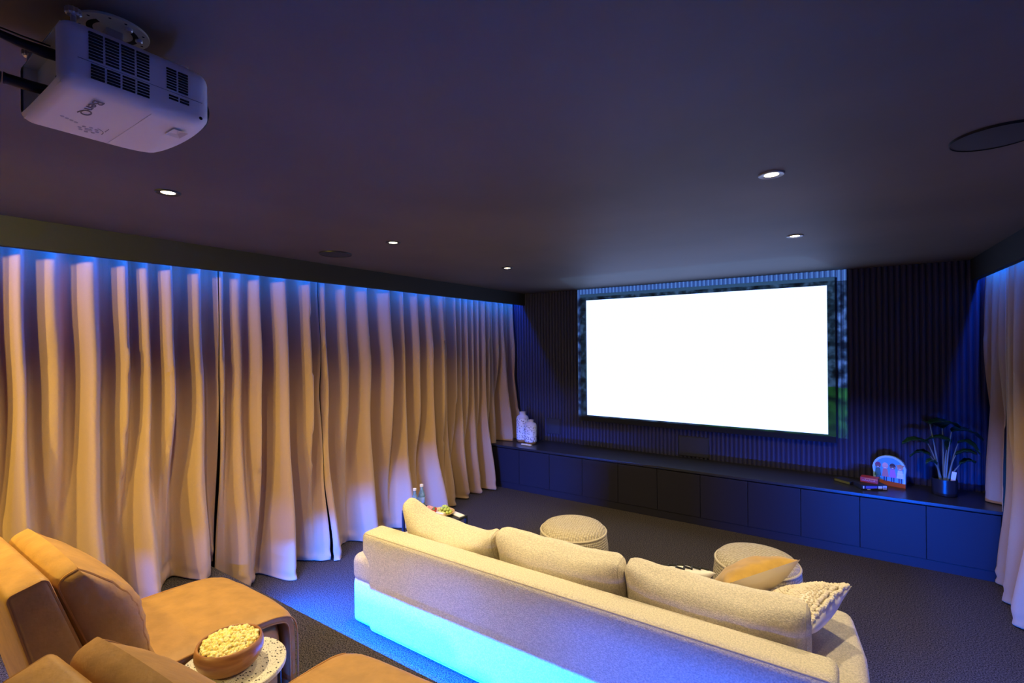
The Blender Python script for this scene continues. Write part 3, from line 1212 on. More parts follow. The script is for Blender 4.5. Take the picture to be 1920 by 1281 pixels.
# popcorn bowl
bx, by = -1.752, 0.838
t = tag(obj('bowl', lathe(bmesh.new(), [(0, 0.0), (0.06, 0.0), (0.082, 0.012), (0.099, 0.035), (0.106, 0.058), (0.1045, 0.078), (0.100, 0.092), (0.096, 0.0935),
                                       (0.093, 0.09), (0.096, 0.072), (0.097, 0.055), (0.09, 0.035), (0.07, 0.014), (0, 0.01)], 64), M_BOWL, angle=80),
        'round brown wooden bowl heaped with popcorn on the terrazzo table', 'bowl')
t.location = (bx, by, TT + 0.0005)
bm = lathe(bmesh.new(), [(0, 0.02), (0.082, 0.03), (0.091, 0.055), (0.091, 0.07), (0.075, 0.078), (0, 0.084)], 40)
for v in bm.verts:
    v.co.z += 0.003 * N3(v.co.x * 80, v.co.y * 80, 3)
pm = tag(obj('popcorn', bm, M_POP), 'yellow popcorn filling the inside of the wooden bowl', 'popcorn')
pm['kind'] = 'stuff'
pm.location = (bx, by, TT + 0.0005)
rr = random.Random(77)
kmeshes = []
for k in range(7):
    bm = bmesh.new()
    for j in range(rr.randint(4, 6)):
        rs = bmesh.ops.create_icosphere(bm, subdivisions=2, radius=rr.uniform(0.0038, 0.0058))
        off = Vector((rr.gauss(0, 1), rr.gauss(0, 1), rr.gauss(0, 1))).normalized() * rr.uniform(0.003, 0.0058)
        for v in rs['verts']:
            v.co += off
            v.co *= 1 + 0.22 * N3(v.co.x * 300 + k, v.co.y * 300, v.co.z * 300)
    o = obj('popcorn_kernel', bm, M_POP, angle=180)
    kmeshes.append(o.data)
    bpy.data.objects.remove(o)
GPOP = 'popped popcorn kernels heaped in the wooden bowl'
cnt = 0
spots = []
while cnt < 210:
    a, r_ = rr.uniform(0, 2 * PI), 0.0855 * math.sqrt(rr.random())
    x, y = r_ * math.cos(a), r_ * math.sin(a)
    z = 0.0835 + 0.012 * (1 - (r_ / 0.0855) ** 2) + rr.uniform(-0.003, 0.004)
    if any((x - q[0]) ** 2 + (y - q[1]) ** 2 < 0.0095 ** 2 for q in spots) and rr.random() < 0.93:
        continue
    spots.append((x, y))
    o = bpy.data.objects.new('popcorn_kernel', kmeshes[cnt % 7])
    COL.objects.link(o)
    o.location = (bx + x, by + y, TT + z)
    o.rotation_euler = (rr.uniform(0, 6), rr.uniform(0, 6), rr.uniform(0, 6))
    s = rr.uniform(1.05, 1.35)
    o.scale = (s, s, s)
    tag(o, 'popped yellow popcorn kernel on top of the heap in the wooden bowl', 'popcorn', GPOP)
    cnt += 1

# ------------------------------------------------------------------ black side table with snacks by the curtains
TZ = 0.40
X0, X1, Y0, Y1 = -2.945, -2.425, 2.757, 2.965
t = thing('side_table', 'narrow black side table with snacks between the curtain and the sofa', 'side table', ((X0 + X1) / 2, (Y0 + Y1) / 2, 0))
cx, cy = (X0 + X1) / 2, (Y0 + Y1) / 2
hx, hy = (X1 - X0) / 2, (Y1 - Y0) / 2
obj('table_top', B(-hx, hx, -hy, hy, TZ - 0.018, TZ, bev=0.002), mat('black_table_top', (0.03, 0.028, 0.028), 0.55), t, smooth=False)
for sx in (-1, 1):
    for sy in (-1, 1):
        obj('leg', B(sx * hx - (0.018 if sx > 0 else 0), sx * hx + (0.018 if sx < 0 else 0), sy * hy - (0.018 if sy > 0 else 0), sy * hy + (0.018 if sy < 0 else 0), 0, TZ - 0.018), M_BLACKMETAL, t, smooth=False)
t2 = tag(obj('storage_box', soft_box(0.2, 0.17, 0.30, 0.02, lambda p: p + Vector((X1 - 0.105, cy, 0.155))), M_SOFA),
         'cream fabric storage box standing under the near end of the black side table', 'storage box')


def bottle(x, y, label, s=1.0):
    t = thing('water_bottle', label, 'bottle', (x, y, TZ), 0, 'glass water bottles on the black side table')
    bm = lathe(bmesh.new(), [(0, 0.001), (0.026, 0.001), (0.03, 0.006), (0.03, 0.085), (0.026, 0.105), (0.015, 0.135), (0.0125, 0.15), (0.0125, 0.172), (0, 0.172)], 24)
    obj('glass', bm, M_GLASSB, t)
    bm = lathe(bmesh.new(), [(0.0305, 0.03), (0.0308, 0.031), (0.0308, 0.078), (0.0305, 0.079)], 24)
    obj('paper_label', bm, mat('bottle_label', (0.35, 0.5, 0.62), 0.6), t)
    bm = lathe(bmesh.new(), [(0, 0.186), (0.0145, 0.186), (0.0155, 0.183), (0.0155, 0.166), (0.013, 0.165)], 20)
    obj('cap', bm, M_WHITE, t)
    t.scale = (s, s, s)


bottle(-2.885, 2.845, 'blue glass water bottle nearest the sofa on the black side table', 0.9)
bottle(-2.895, 2.935, 'blue glass water bottle nearest the curtain on the black side table', 0.95)

px_, py_ = -2.60, 2.862
bm = lathe(bmesh.new(), [(0, 0.001), (0.05, 0.001), (0.085, 0.012), (0.1, 0.027), (0.097, 0.029), (0.08, 0.017), (0.048, 0.008), (0, 0.008)], 40)
pl = tag(obj('fruit_dish', bm, M_BOARD), 'shallow wooden dish of fruit and cheese on the black side table', 'dish')
pl.location = (px_, py_, TZ)
GG = 'green grapes on the snack dish'
rr = random.Random(4)
gm = obj('grape', bmesh.new(), M_GRAPE)
bm = bmesh.new()
bmesh.ops.create_uvsphere(bm, u_segments=14, v_segments=10, radius=0.0125)
for v in bm.verts:
    v.co.z *= 1.15
for f in bm.faces:
    f.smooth = True
bm.to_mesh(gm.data)
bm.free()
k = 0
for lay, (z, n_, rad) in enumerate(((0.024, 9, 0.042), (0.043, 6, 0.026), (0.06, 3, 0.012))):
    for i in range(n_):
        a = 2 * PI * i / n_ + lay
        o = gm if k == 0 else gm.copy()
        if k:
            COL.objects.link(o)
        o.location = (px_ + 0.012 + rad * math.cos(a) * 1.2, py_ + 0.022 + rad * math.sin(a) * 0.8, TZ + z)
        o.rotation_euler = (rr.uniform(0, 3), rr.uniform(0, 3), 0)
        tag(o, 'round green grape in the bunch on the wooden snack dish', 'grape', GG)
        k += 1
for i, (dx, dy) in enumerate(((-0.052, -0.043), (-0.03, -0.062), (-0.062, -0.018))):
    t = thing('strawberry', 'red strawberry beside the green grapes on the wooden snack dish', 'strawberry', (px_ + dx, py_ + dy, TZ + 0.018), i * 1.3, 'strawberries on the snack dish')
    bm = lathe(bmesh.new(), [(0, 0), (0.009, 0.003), (0.016, 0.014), (0.017, 0.024), (0.011, 0.031), (0, 0.032)], 20)
    obj('flesh', bm, M_RED, t)
    bm = bmesh.new()
    for q in range(5):
        a = q * 2 * PI / 5
        tube(bm, [(0, 0, 0.032), (0.007 * math.cos(a), 0.007 * math.sin(a), 0.035), (0.013 * math.cos(a), 0.013 * math.sin(a), 0.032)], [0.002, 0.0025, 0.0006], 5)
    obj('leaves', bm, mat('strawberry_leaf', (0.1, 0.25, 0.05), 0.6), t)
ch = tag(obj('cheese_wedge', B(-0.035, 0.035, -0.014, 0.014, 0, 0.022, bev=0.003), M_CHEESE), 'pale yellow slab of cheese at the front of the wooden snack dish', 'cheese')
ch.location = (px_ + 0.032, py_ - 0.05, TZ + 0.0175)
ch.rotation_euler = (0, 0, 0.15)
bm = bmesh.new()
for i in range(7):
    rs = bmesh.ops.create_cone(bm, cap_ends=True, segments=20, radius1=0.024, radius2=0.024, depth=0.003)
    for v in rs['verts']:
        v.co = Matrix.Rotation(0.5, 3, 'Y') @ v.co + Vector((i * 0.014, 0.004 * math.sin(i * 2), 0.012))
sal = tag(obj('salami_slices', bm, M_SALAMI), 'fanned row of pink salami slices behind the grapes', 'salami')
sal.location = (px_ - 0.17, py_ + 0.035, TZ + 0.002)
sal['kind'] = 'stuff'
nap = tag(obj('napkin', soft_box(0.12, 0.055, 0.008, 0.003, lambda p: Vector((p.x, p.y, p.z + 0.004 * N3(p.x * 30, p.y * 30) + 0.006))), M_PAPER),
          'folded white napkin at the far right corner of the black side table', 'napkin')
nap.location = (px_ + 0.11, py_ + 0.055, TZ)
nap.rotation_euler = (0, 0, -0.2)
bd = tag(obj('serving_board', soft_box(0.20, 0.06, 0.012, 0.005, None), M_BOARD), 'slim wooden serving board at the near edge of the black side table', 'board')
bd.location = (-2.53, Y0 + 0.028, TZ + 0.0065)
bd.rotation_euler = (0, 0, -0.05)


# ------------------------------------------------------------------ vases and remote on the cabinet
def vase(x, y, r, h, label):
    t = thing('vase', label, 'vase', (x, y, CAB_Z), 0, 'speckled white vases on the cabinet')
    bm = lathe(bmesh.new(), [(0, 0), (r * 0.8, 0), (r * 0.93, h * 0.04), (r * 0.99, h * 0.09)], 40)
    obj('clay_base', bm, M_TERRA, t)
    bm = lathe(bmesh.new(), [(r * 0.99, h * 0.09), (r, h * 0.13), (r, h * 0.72), (r * 0.97, h * 0.79)], 40)
    obj('speckled_body', bm, M_VASE, t)
    bm = lathe(bmesh.new(), [(r * 0.97, h * 0.79), (r * 0.85, h * 0.85), (r * 0.55, h * 0.89), (r * 0.48, h * 0.91), (r * 0.48, h * 0.98), (r * 0.54, h), (r * 0.42, h * 0.995), (r * 0.4, h * 0.9), (0, h * 0.88)], 40)
    obj('neck', bm, mat('glazed_neck', (0.62, 0.55, 0.52), 0.5), t)


vase(-3.287, 5.13, 0.079, 0.375, 'taller speckled white vase beside the left curtain')
vase(-3.138, 5.08, 0.075, 0.29, 'shorter speckled white vase, right of the taller one')
t = thing('remote_control', 'small white remote control lying in front of the vases', 'remote control', (-3.115, 4.945, CAB_Z), math.radians(-4))
obj('body', soft_box(0.145, 0.036, 0.017, 0.007, lambda p: p + Vector((0, 0, 0.0087)), div=0.02), M_WHITE, t)
bm = bmesh.new()
for i in range(5):
    for j in range(2):
        lathe(bm, [(0.0045, 0.0165), (0.0045, 0.0185), (0, 0.0187)], 10, c=(-0.05 + i * 0.02, -0.007 + j * 0.014, 0))
obj('buttons', bm, mat('grey_button', (0.4, 0.4, 0.42), 0.6), t)

# ------------------------------------------------------------------ pot plant
plx, ply = 0.715, 5.10
t = thing('potted_plant', 'dark leafy plant in a black pot at the right end of the cabinet', 'potted plant', (plx, ply, CAB_Z))
bm = lathe(bmesh.new(), [(0, 0.0), (0.074, 0.0), (0.079, 0.004), (0.079, 0.13), (0.077, 0.132), (0.073, 0.13), (0.072, 0.112), (0, 0.11)], 40)
obj('pot', bm, M_POT, t, angle=30)
bm = lathe(bmesh.new(), [(0, 0.118), (0.05, 0.117), (0.0715, 0.113)], 24)
obj('soil', bm, mat('soil', (0.01, 0.008, 0.006), 0.95), t)
rr = random.Random(21)


def leaf_plant(tip_stem, width, length, yaw, droop, base):
    """a stem from the pot and a broad leaf growing from its end"""
    b = Vector(base)
    e = Vector(tip_stem)
    pts = [b.lerp(e, s / 8) + Vector((0, 0, 0.03 * math.sin(PI * s / 8) * (1 if e.z > 0.3 else 0.3))) for s in range(9)]
    bm = bmesh.new()
    tube(bm, pts, [0.0075 - 0.0045 * s / 8 for s in range(9)], 7)
    st = obj('stem', bm, M_STEM, t)
    bm = bmesh.new()
    d = Vector((math.cos(yaw), math.sin(yaw), 0))
    sidev = Vector((-d.y, d.x, 0))
    rows = []
    n = 12
    for i in range(n + 1):
        s = i / n
        wv = 1.45 * width * (math.sin(PI * min(1, s * 0.93 + 0.07)) ** 0.75)
        c = e + d * (length * s) + Vector((0, 0, droop * s * s + 0.03 * math.sin(PI * s)))
        row = []
        for k in range(-3, 4):
            q = k / 3
            row.append(bm.verts.new(c + sidev * (wv * q / 2) + Vector((0, 0, 0.018 * q * q + 0.003 * math.sin(s * 20)))))
        rows.append(row)
    for i in range(n):
        for k in range(6):
            bm.faces.new((rows[i][k], rows[i][k + 1], rows[i + 1][k + 1], rows[i + 1][k]))
    lf = obj('leaf', bm, M_LEAF, t, angle=180)
    so = lf.modifiers.new('thickness', 'SOLIDIFY')
    so.thickness = 0.0015


for (tip, wd, ln, yaw, dr) in (((-0.085, 0.0, 0.555), 0.13, 0.2, 0.25, -0.03), ((-0.10, -0.03, 0.40), 0.09, 0.17, PI + 0.2, -0.02), ((-0.085, -0.02, 0.30), 0.08, 0.13, PI - 0.2, -0.03),
                               ((0.03, -0.04, 0.43), 0.1, 0.16, 2.9, -0.03), ((0.05, 0.03, 0.5), 0.15, 0.19, 0.1, -0.06), ((0.08, -0.02, 0.42), 0.08, 0.13, -0.4, -0.07),
                               ((0.06, -0.05, 0.33), 0.06, 0.12, -0.1, 0.02), ((0.09, -0.01, 0.25), 0.05, 0.1, 0.2, 0.02), ((0.0, 0.06, 0.52), 0.13, 0.2, 1.9, 0.0),
                               ((0.012, -0.02, 0.36), 0.03, 0.1, 1.2, 0.06), ((-0.05, -0.05, 0.24), 0.04, 0.08, 3.6, 0.0)):
    leaf_plant(tip, wd, ln, yaw, dr, (tip[0] * 0.22 + rr.uniform(-.01, .01), tip[1] * 0.3, 0.112))
bm = B(-0.014, 0.014, -0.001, 0.001, 0, 0.085)
for v in bm.verts:
    v.co = Matrix.Rotation(0.12, 3, 'Y') @ v.co + Vector((0.045, -0.035, 0.112))
obj('care_tag', bm, M_WHITE, t, smooth=False)

# ------------------------------------------------------------------ children's board and boxes on the cabinet
ax, ay = 0.372, 5.165
t = thing('picture_board', 'arched light blue board with four painted cartoon children, standing by the red box', 'picture board', (ax, ay, CAB_Z), math.radians(-14))
AW, AH = 0.225, 0.255


def arch_outline(w, h, z0):
    pts = [(-w / 2 * 0.97, z0), (w / 2 * 0.97, z0), (w / 2 * 0.97, h * 0.42), (w / 2 * 1.02, h * 0.6)]
    for i in range(1, 12):
        a = PI * i / 12
        pts.append((w / 2 * 0.98 * math.cos(a), h * 0.62 + h * 0.38 * math.sin(a)))
    pts += [(-w / 2 * 1.02, h * 0.6), (-w / 2 * 0.97, h * 0.42)]
    return pts


def prism(bm, pts, y0, y1, mi=0):
    a = [bm.verts.new((x, y0, z)) for x, z in pts]
    b = [bm.verts.new((x, y1, z)) for x, z in pts]
    n = len(pts)
    bm.faces.new(a).material_index = mi
    bm.faces.new(b[::-1]).material_index = mi
    for i in range(n):
        bm.faces.new((a[i], b[i], b[(i + 1) % n], a[(i + 1) % n])).material_index = mi
    return bm


def ell(cx, cz, rx, rz, n=16):
    return [(cx + rx * math.cos(2 * PI * i / n), cz + rz * math.sin(2 * PI * i / n)) for i in range(n)]


obj('board', prism(bmesh.new(), arch_outline(AW, AH, 0.0), 0, 0.03), mat('pale_blue_card', (0.42, 0.72, 0.9), 0.5), t, smooth=False)
obj('sky_panel', prism(bmesh.new(), [(x * 0.86, z * 0.9 + 0.01) for x, z in arch_outline(AW, AH, 0.02)], -0.0012, 0.001), mat('sky_blue_card', (0.1, 0.42, 0.7), 0.5), t, smooth=False)
obj('ground_strip', prism(bmesh.new(), [(-AW * .485, 0), (AW * .485, 0), (AW * .485, 0.034), (-AW * .485, 0.05)], -0.002, 0.001), mat('orange_red_card', (0.6, 0.14, 0.04), 0.5), t, smooth=False)
SKIN = [(0.25, 0.12, 0.09), (0.75, 0.42, 0.36), (0.33, 0.16, 0.12), (0.62, 0.34, 0.25)]
TOP = [(0.05, 0.16, 0.14), (0.6, 0.22, 0.2), (0.6, 0.2, 0.55), (0.75, 0.8, 0.9)]
HAIR = [(0.3, 0.06, 0.12), (0.8, 0.45, 0.4), (0.06, 0.03, 0.04), (0.6, 0.3, 0.15)]
for i in range(4):
    fx = -0.075 + i * 0.05
    bm = bmesh.new()
    prism(bm, ell(fx, 0.165, 0.02, 0.022), -0.003, 0, 1)
    prism(bm, [(fx - 0.02, 0.168)] + [(fx + 0.021 * math.cos(a * PI / 8), 0.168 + 0.026 * math.sin(a * PI / 8)) for a in range(8, -1, -1)], -0.0038, 0, 0)
    prism(bm, ell(fx, 0.152, 0.008, 0.0025, 10), -0.0042, 0, 3)
    prism(bm, ell(fx - 0.007, 0.164, 0.002, 0.003, 8), -0.0042, 0, 0)
    prism(bm, ell(fx + 0.007, 0.164, 0.002, 0.003, 8), -0.0042, 0, 0)
    prism(bm, [(fx - 0.015, 0.142), (fx + 0.015, 0.142), (fx + 0.024, 0.075), (fx - 0.024, 0.075)], -0.0028, 0, 2)
    prism(bm, [(fx - 0.012, 0.075), (fx - 0.003, 0.075), (fx - 0.004, 0.035), (fx - 0.011, 0.035)], -0.0026, 0, 4)
    prism(bm, [(fx + 0.003, 0.075), (fx + 0.012, 0.075), (fx + 0.011, 0.035), (fx + 0.004, 0.035)], -0.0026, 0, 4)
    if i == 3:
        prism(bm, ell(fx, 0.182, 0.031, 0.006), -0.0045, 0, 0)
        prism(bm, [(fx - .02, .118), (fx + .02, .118), (fx + .02, .108), (fx - .02, .108)], -0.0036, 0, 3)
    ms = [mat('hair_paint_%s' % 'abcd'[i], HAIR[i], 0.6), mat('skin_paint_%s' % 'abcd'[i], SKIN[i], 0.6), mat('dress_paint_%s' % 'abcd'[i], TOP[i], 0.6), mat('pale_paint', (0.85, 0.85, 0.88), 0.6), mat('navy_paint', (0.03, 0.05, 0.15), 0.6)]
    obj('painted_figure', bm, ms, t, smooth=False)

t = thing('game_box', 'flat black game box with white and blue panels on its side, under the red box', 'box', (0.235, 5.0, CAB_Z), math.radians(28))
obj('carton', B(-0.10, 0.10, -0.055, 0.055, 0, 0.042, bev=0.001), mat('black_card', (0.012, 0.012, 0.016), 0.5), t, smooth=False)
bm = bmesh.new()
for (a, b_, c, d_) in ((0.066, 0.094, 0.006, 0.037), (0.03, 0.06, 0.01, 0.034), (-0.088, -0.078, 0.012, 0.034), (-0.055, -0.03, 0.003, 0.009)):
    box(bm, a, b_, -0.0558, -0.054, c, d_)
obj('white_panels', bm, mat('white_print', (0.75, 0.76, 0.8), 0.6), t, smooth=False)
obj('violet_panel', B(-0.066, 0.022, -0.0558, -0.054, 0.013, 0.034), mat('violet_print', (0.12, 0.1, 0.3), 0.6), t, smooth=False)
obj('barcode', (lambda bm: [box(bm, 0.071 + i * 0.004, 0.0725 + i * 0.004, -0.0562, -0.0556, 0.012, 0.032) for i in range(5)] and bm)(bmesh.new()), M_INK, t, smooth=False)
t = thing('game_box', 'dark olive and black box lying left of the red box, its corner towards the room', 'box', (0.07, 5.10, CAB_Z), math.radians(-38))
obj('carton', B(-0.075, 0.075, -0.05, 0.05, 0, 0.028, bev=0.001), mat('dark_card', (0.014, 0.013, 0.012), 0.5), t, smooth=False)
obj('olive_stripe', B(-0.065, 0.07, -0.0508, -0.049, 0.005, 0.023), mat('olive_print', (0.17, 0.16, 0.03), 0.6), t, smooth=False)
obj('pale_corner', B(-0.0758, -0.074, -0.048, -0.01, 0.004, 0.024), mat('pale_print', (0.7, 0.5, 0.35), 0.6), t, smooth=False)
t = thing('snack_box', 'red carton with pale lettering strokes stacked on the black game box', 'box', (0.235, 5.045, CAB_Z + 0.0425), math.radians(-10))
obj('carton', B(-0.06, 0.06, -0.045, 0.045, 0, 0.042, bev=0.001), mat('red_card', (0.42, 0.035, 0.03), 0.45), t, smooth=False)
bm = bmesh.new()
for i in range(6):
    x = -0.045 + i * 0.015
    tube(bm, [(x, -0.0455, 0.014), (x + 0.005, -0.0455, 0.024 + 0.004 * (i % 2)), (x + 0.011, -0.0455, 0.015)], 0.0012, 5)
obj('lettering', bm, mat('pink_print', (0.8, 0.55, 0.6), 0.6), t)
obj('orange_flash', B(-0.03, 0.058, -0.0456, -0.044, 0.031, 0.037), mat('orange_print', (0.75, 0.25, 0.05), 0.6), t, smooth=False)


# ------------------------------------------------------------------ projector
PX0, PX1, PY0, PY1, PZ0, PZ1 = -1.396, -1.118, 0.265, 0.508, 2.213, 2.340
PO = Vector(((PX0 + PX1) / 2, (PY0 + PY1) / 2, PZ0))
pw, pd, ph = PX1 - PX0, PY1 - PY0, PZ1 - PZ0
t = thing('projector', 'white ceiling projector with slotted side vents, hanging at the upper left', 'projector', PO)


def proj_shape(p):
    # p: centred box; belly (underside) tapers, front bows outwards
    u, v, wz = p.x / (pw / 2), p.y / (pd / 2), p.z / (ph / 2)
    p.y += 0.014 * max(0, v) ** 2 * (1 - u * u) - 0.004
    p.z += 0.012 * max(0, -wz) * (max(0, v) ** 4) + 0.006 * max(0, -wz) * u ** 4
    p.z -= 0.006 * max(0, wz) * max(0, abs(v) - .5)
    return p + Vector((0, 0, ph / 2))


# body without the rear wall (open connector bay)
bm = soft_box(pw, pd, ph, 0.022, proj_shape, (0.003, 0, 0), 0.02)
dl = [f for f in bm.faces if f.calc_center_median().y < -pd / 2 + 0.002 and abs(f.calc_center_median().x) < pw / 2 - 0.026 and 0.018 < f.calc_center_median().z < ph - 0.016]
bmesh.ops.delete(bm, geom=dl, context='FACES')
body = obj('housing', bm, M_WHITEPL, t)
# recessed connector panel
bm = bmesh.new()
x0, x1, z0, z1, yb = -pw / 2 + 0.018, pw / 2 - 0.018, 0.012, ph - 0.012, -pd / 2 + 0.022
box(bm, x0, x1, yb, yb + 0.004, z0, z1)
obj('connector_panel', bm, M_WARMLITPL, t, smooth=False)
bm = bmesh.new()
yr = -pd / 2
for (a, b_, c, d_) in ((x0 - .003, x0, z0, z1), (x1, x1 + .003, z0, z1)):
    box(bm, a, b_, yr + 0.001, yb, c, d_)
box(bm, x0, x1, yr + 0.001, yb, z0 - .003, z0)
box(bm, x0, x1, yr + 0.001, yb, z1, z1 + .003)
obj('bay_wall', bm, M_WARMLITPL, t, smooth=False)
for (x, z, wd_, hd_, m_) in ((0.045, 0.03, 0.022, 0.012, mat('blue_socket', (0.05, 0.15, 0.4), 0.5)), (0.005, 0.03, 0.018, 0.01, M_BLACK), (-0.03, 0.03, 0.01, 0.01, mat('yellow_socket', (0.6, 0.6, 0.1), 0.5)),
                             (-0.05, 0.03, 0.01, 0.01, mat('red_socket', (0.5, 0.05, 0.04), 0.5)), (-0.075, 0.032, 0.008, 0.008, M_BLACK), (0.03, 0.055, 0.026, 0.01, M_BLACK), (0.07, 0.06, 0.03, 0.025, M_BLACK)):
    obj('socket', B(x - wd_ / 2, x + wd_ / 2, yb - 0.004, yb + 0.001, z - hd_ / 2, z + hd_ / 2, bev=0.001), m_, t, smooth=False)


def vent(ys, zs, cols, rows, slot_h, name='vent_grille'):
    """slots on the +X side: flush black blocks in place of the shade inside"""
    bm = bmesh.new()
    (ya, yb2), (za, zb) = ys, zs
    cw = (yb2 - ya) / cols
    rh = (zb - za) / rows
    for c in range(cols):
        for r_ in range(rows):
            box(bm, pw / 2 - 0.004, pw / 2 + 0.0036, ya + c * cw + 0.0018, ya + (c + 1) * cw - 0.0018, za + r_ * rh, za + r_ * rh + slot_h)
    return obj(name, bm, M_DARKGAP, t, smooth=False)


vent((-0.088, 0.008), (0.060, 0.112), 4, 9, 0.0036)
vent((-0.085, 0.008), (0.026, 0.054), 4, 5, 0.0036)
vent((0.034, 0.076), (0.060, 0.104), 2, 8, 0.0034)
vent((0.038, 0.078), (0.040, 0.051), 2, 2, 0.0034)
# seam line round the waist and across the lid
bm = bmesh.new()
box(bm, pw / 2 + 0.0016, pw / 2 + 0.0034, -pd / 2 + 0.02, pd / 2 - 0.02, 0.055, 0.0556)
obj('waist_seam', bm, M_GREYINK, t, smooth=False)
obj('lid_seam', B(-pw / 2 + 0.03, pw / 2 - 0.006, 0.012, 0.0126, -0.0005, 0.001), mat('seam_white', (0.95, 0.93, 0.95), 0.4), t, smooth=False)
# lens adjustment recess on the lid
bm = bmesh.new()
cz = -0.0012
q = [(-0.022, 0.065), (0.022, 0.065), (0.022, 0.093), (-0.022, 0.093)]
bx_ = 0.075
o4 = [bm.verts.new((bx_ + x, y, cz)) for x, y in q]
i4 = [bm.verts.new((bx_ + x * 0.45, 0.079 + (y - 0.079) * 0.45, cz + 0.004)) for x, y in q]
for i in range(4):
    bm.faces.new((o4[i], o4[(i + 1) % 4], i4[(i + 1) % 4], i4[i]))
bm.faces.new(i4)
obj('focus_recess', bm, mat('recess_white', (0.8, 0.8, 0.78), 0.4), t, smooth=False)
# side screw
bm = lathe(bmesh.new(), [(0, 0.0), (0.0035, 0.0)], 14)
for v in bm.verts:
    v.co = Vector((pw / 2 + 0.0036, v.co.x + 0.098, v.co.y + 0.022))
obj('screw', bm, M_DARKGAP, t)
# lettering on the lid
cu = bpy.data.curves.new('badge', 'FONT')
cu.body = 'BenQ'
cu.size = 0.0235
cu.extrude = 0.0004
cu.align_x = 'CENTER'
cu.align_y = 'CENTER'
cu.offset = 0.0
tmp = bpy.data.objects.new('badge_tmp', cu)
COL.objects.link(tmp)
bpy.context.view_layer.update()
me = bpy.data.meshes.new_from_object(tmp.evaluated_get(bpy.context.evaluated_depsgraph_get()))
bpy.data.objects.remove(tmp)
me.materials.append(M_GREYINK)
bg = bpy.data.objects.new('brand_lettering', me)
COL.objects.link(bg)
bg.parent = t
# text faces down; reads towards -X with its top towards +Y
bg.matrix_local = Matrix(((-1.7, 0, 0, 0.068), (0, 1, 0, -0.064), (0, 0, -1, -0.0006), (0, 0, 0, 1)))
# control pad
bm = bmesh.new()
for k in range(8):
    a = k * PI / 4
    lathe(bm, [(0, -0.0012), (0.003, -0.001), (0.0036, 0.001)], 10, c=(-0.055 + 0.016 * math.cos(a), -0.035 + 0.016 * math.sin(a) * 0.9, 0))
lathe(bm, [(0, -0.0014), (0.006, -0.0012), (0.0065, 0.001)], 14, c=(-0.055, -0.035, 0))
for k in range(4):
    lathe(bm, [(0, -0.0012), (0.003, -0.001), (0.0036, 0.001)], 10, c=(-0.02 - 0.004 * k, -0.085 + 0.008 * k, 0))
obj('control_buttons', bm, mat('button_grey', (0.55, 0.53, 0.6), 0.35), t)
bm = bmesh.new()
for k in range(4):
    box(bm, -0.04 + k * 0.006, -0.037 + k * 0.006, -0.012, -0.0105, -0.0004, 0.0004)
tube(bm, [(-0.055 + 0.024 * math.cos(a * 0.2), -0.035 + 0.024 * math.sin(a * 0.2), -0.0003) for a in range(2, 10)], 0.0006, 5)
obj('control_marks', bm, M_GREYINK, t)
# lens on the front face
bm = lathe(bmesh.new(), [(0, 0.0), (0.018, 0.002), (0.024, 0.006), (0.028, 0.006), (0.03, 0.0), (0.03, -0.01)], 32)
for v in bm.verts:
    v.co = Vector((0.06 + v.co.x, pd / 2 + 0.012 + v.co.z, ph / 2 + v.co.y))
obj('lens', bm, M_BLACK, t)
# black front edge strip
# adjustable feet on the upper side
for (x, y) in ((pw / 2 - 0.02, -pd / 2 + 0.02), (-pw / 2 + 0.02, -pd / 2 + 0.01)):
    bm = lathe(bmesh.new(), [(0, ph - 0.004), (0.0045, ph - 0.004), (0.0045, ph + 0.014), (0.0, ph + 0.014)], 12, c=(x, y, 0))
    ft = obj('foot_screw', bm, M_METAL, t)
    bm = bmesh.new()
    for k in range(24):
        pass
    prof = [(0, ph + 0.010), (0.009, ph + 0.010), (0.0115, ph + 0.013), (0.0115, ph + 0.022), (0, ph + 0.022)]
    lathe(bm, prof, 24, c=(x, y, 0))
    for i_, v in enumerate(bm.verts):
        d = Vector((v.co.x - x, v.co.y - y))
        if d.length > 0.010:
            a = math.atan2(d.y, d.x)
            kf = 1 + 0.07 * (1 if int(round(a / (PI / 12))) % 2 else -1)
            v.co.x, v.co.y = x + d.x * kf, y + d.y * kf
    obj('foot_knob', bm, M_METAL, t, smooth=False)

# ceiling mount
MX, MY = -1.222, 0.368
mt = thing('projector_mount', 'round pale metal ceiling mount with slotted plate and arms above the projector', 'ceiling mount', (MX, MY, CEIL))
bm = bmesh.new()


def ring_plate(bm, r, holes, z0, z1):
    lathe(bm, [(0.0, z0), (r, z0), (r + 0.0006, (z0 + z1) / 2), (r, z1), (0, z1)], 48)


ring_plate(bm, 0.06, None, -0.005, 0.0)
obj('ceiling_plate', bm, mat('mount_cream', (0.72, 0.66, 0.5), 0.45), mt, angle=30)
for a0 in (0.3, 0.3 + PI):
    bm = bmesh.new()
    inn, out = [], []
    for k in range(15):
        a = a0 + k * 1.9 / 14
        inn.append(bm.verts.new((0.032 * math.cos(a), 0.032 * math.sin(a), -0.0054)))
        out.append(bm.verts.new((0.042 * math.cos(a), 0.042 * math.sin(a), -0.0054)))
    for k in range(14):
        bm.faces.new((inn[k], inn[k + 1], out[k + 1], out[k]))
    obj('curved_slot', bm, M_DARKGAP, mt, smooth=False)
for a in (0.1, 0.9, 1.7, 2.6, 3.4, 4.3, 5.2, 5.9):
    bm = lathe(bmesh.new(), [(0, -0.0053), (0.0025, -0.0053)], 10, c=(0.052 * math.cos(a), 0.052 * math.sin(a), 0))
    obj('screw_hole', bm, M_DARKGAP, mt)
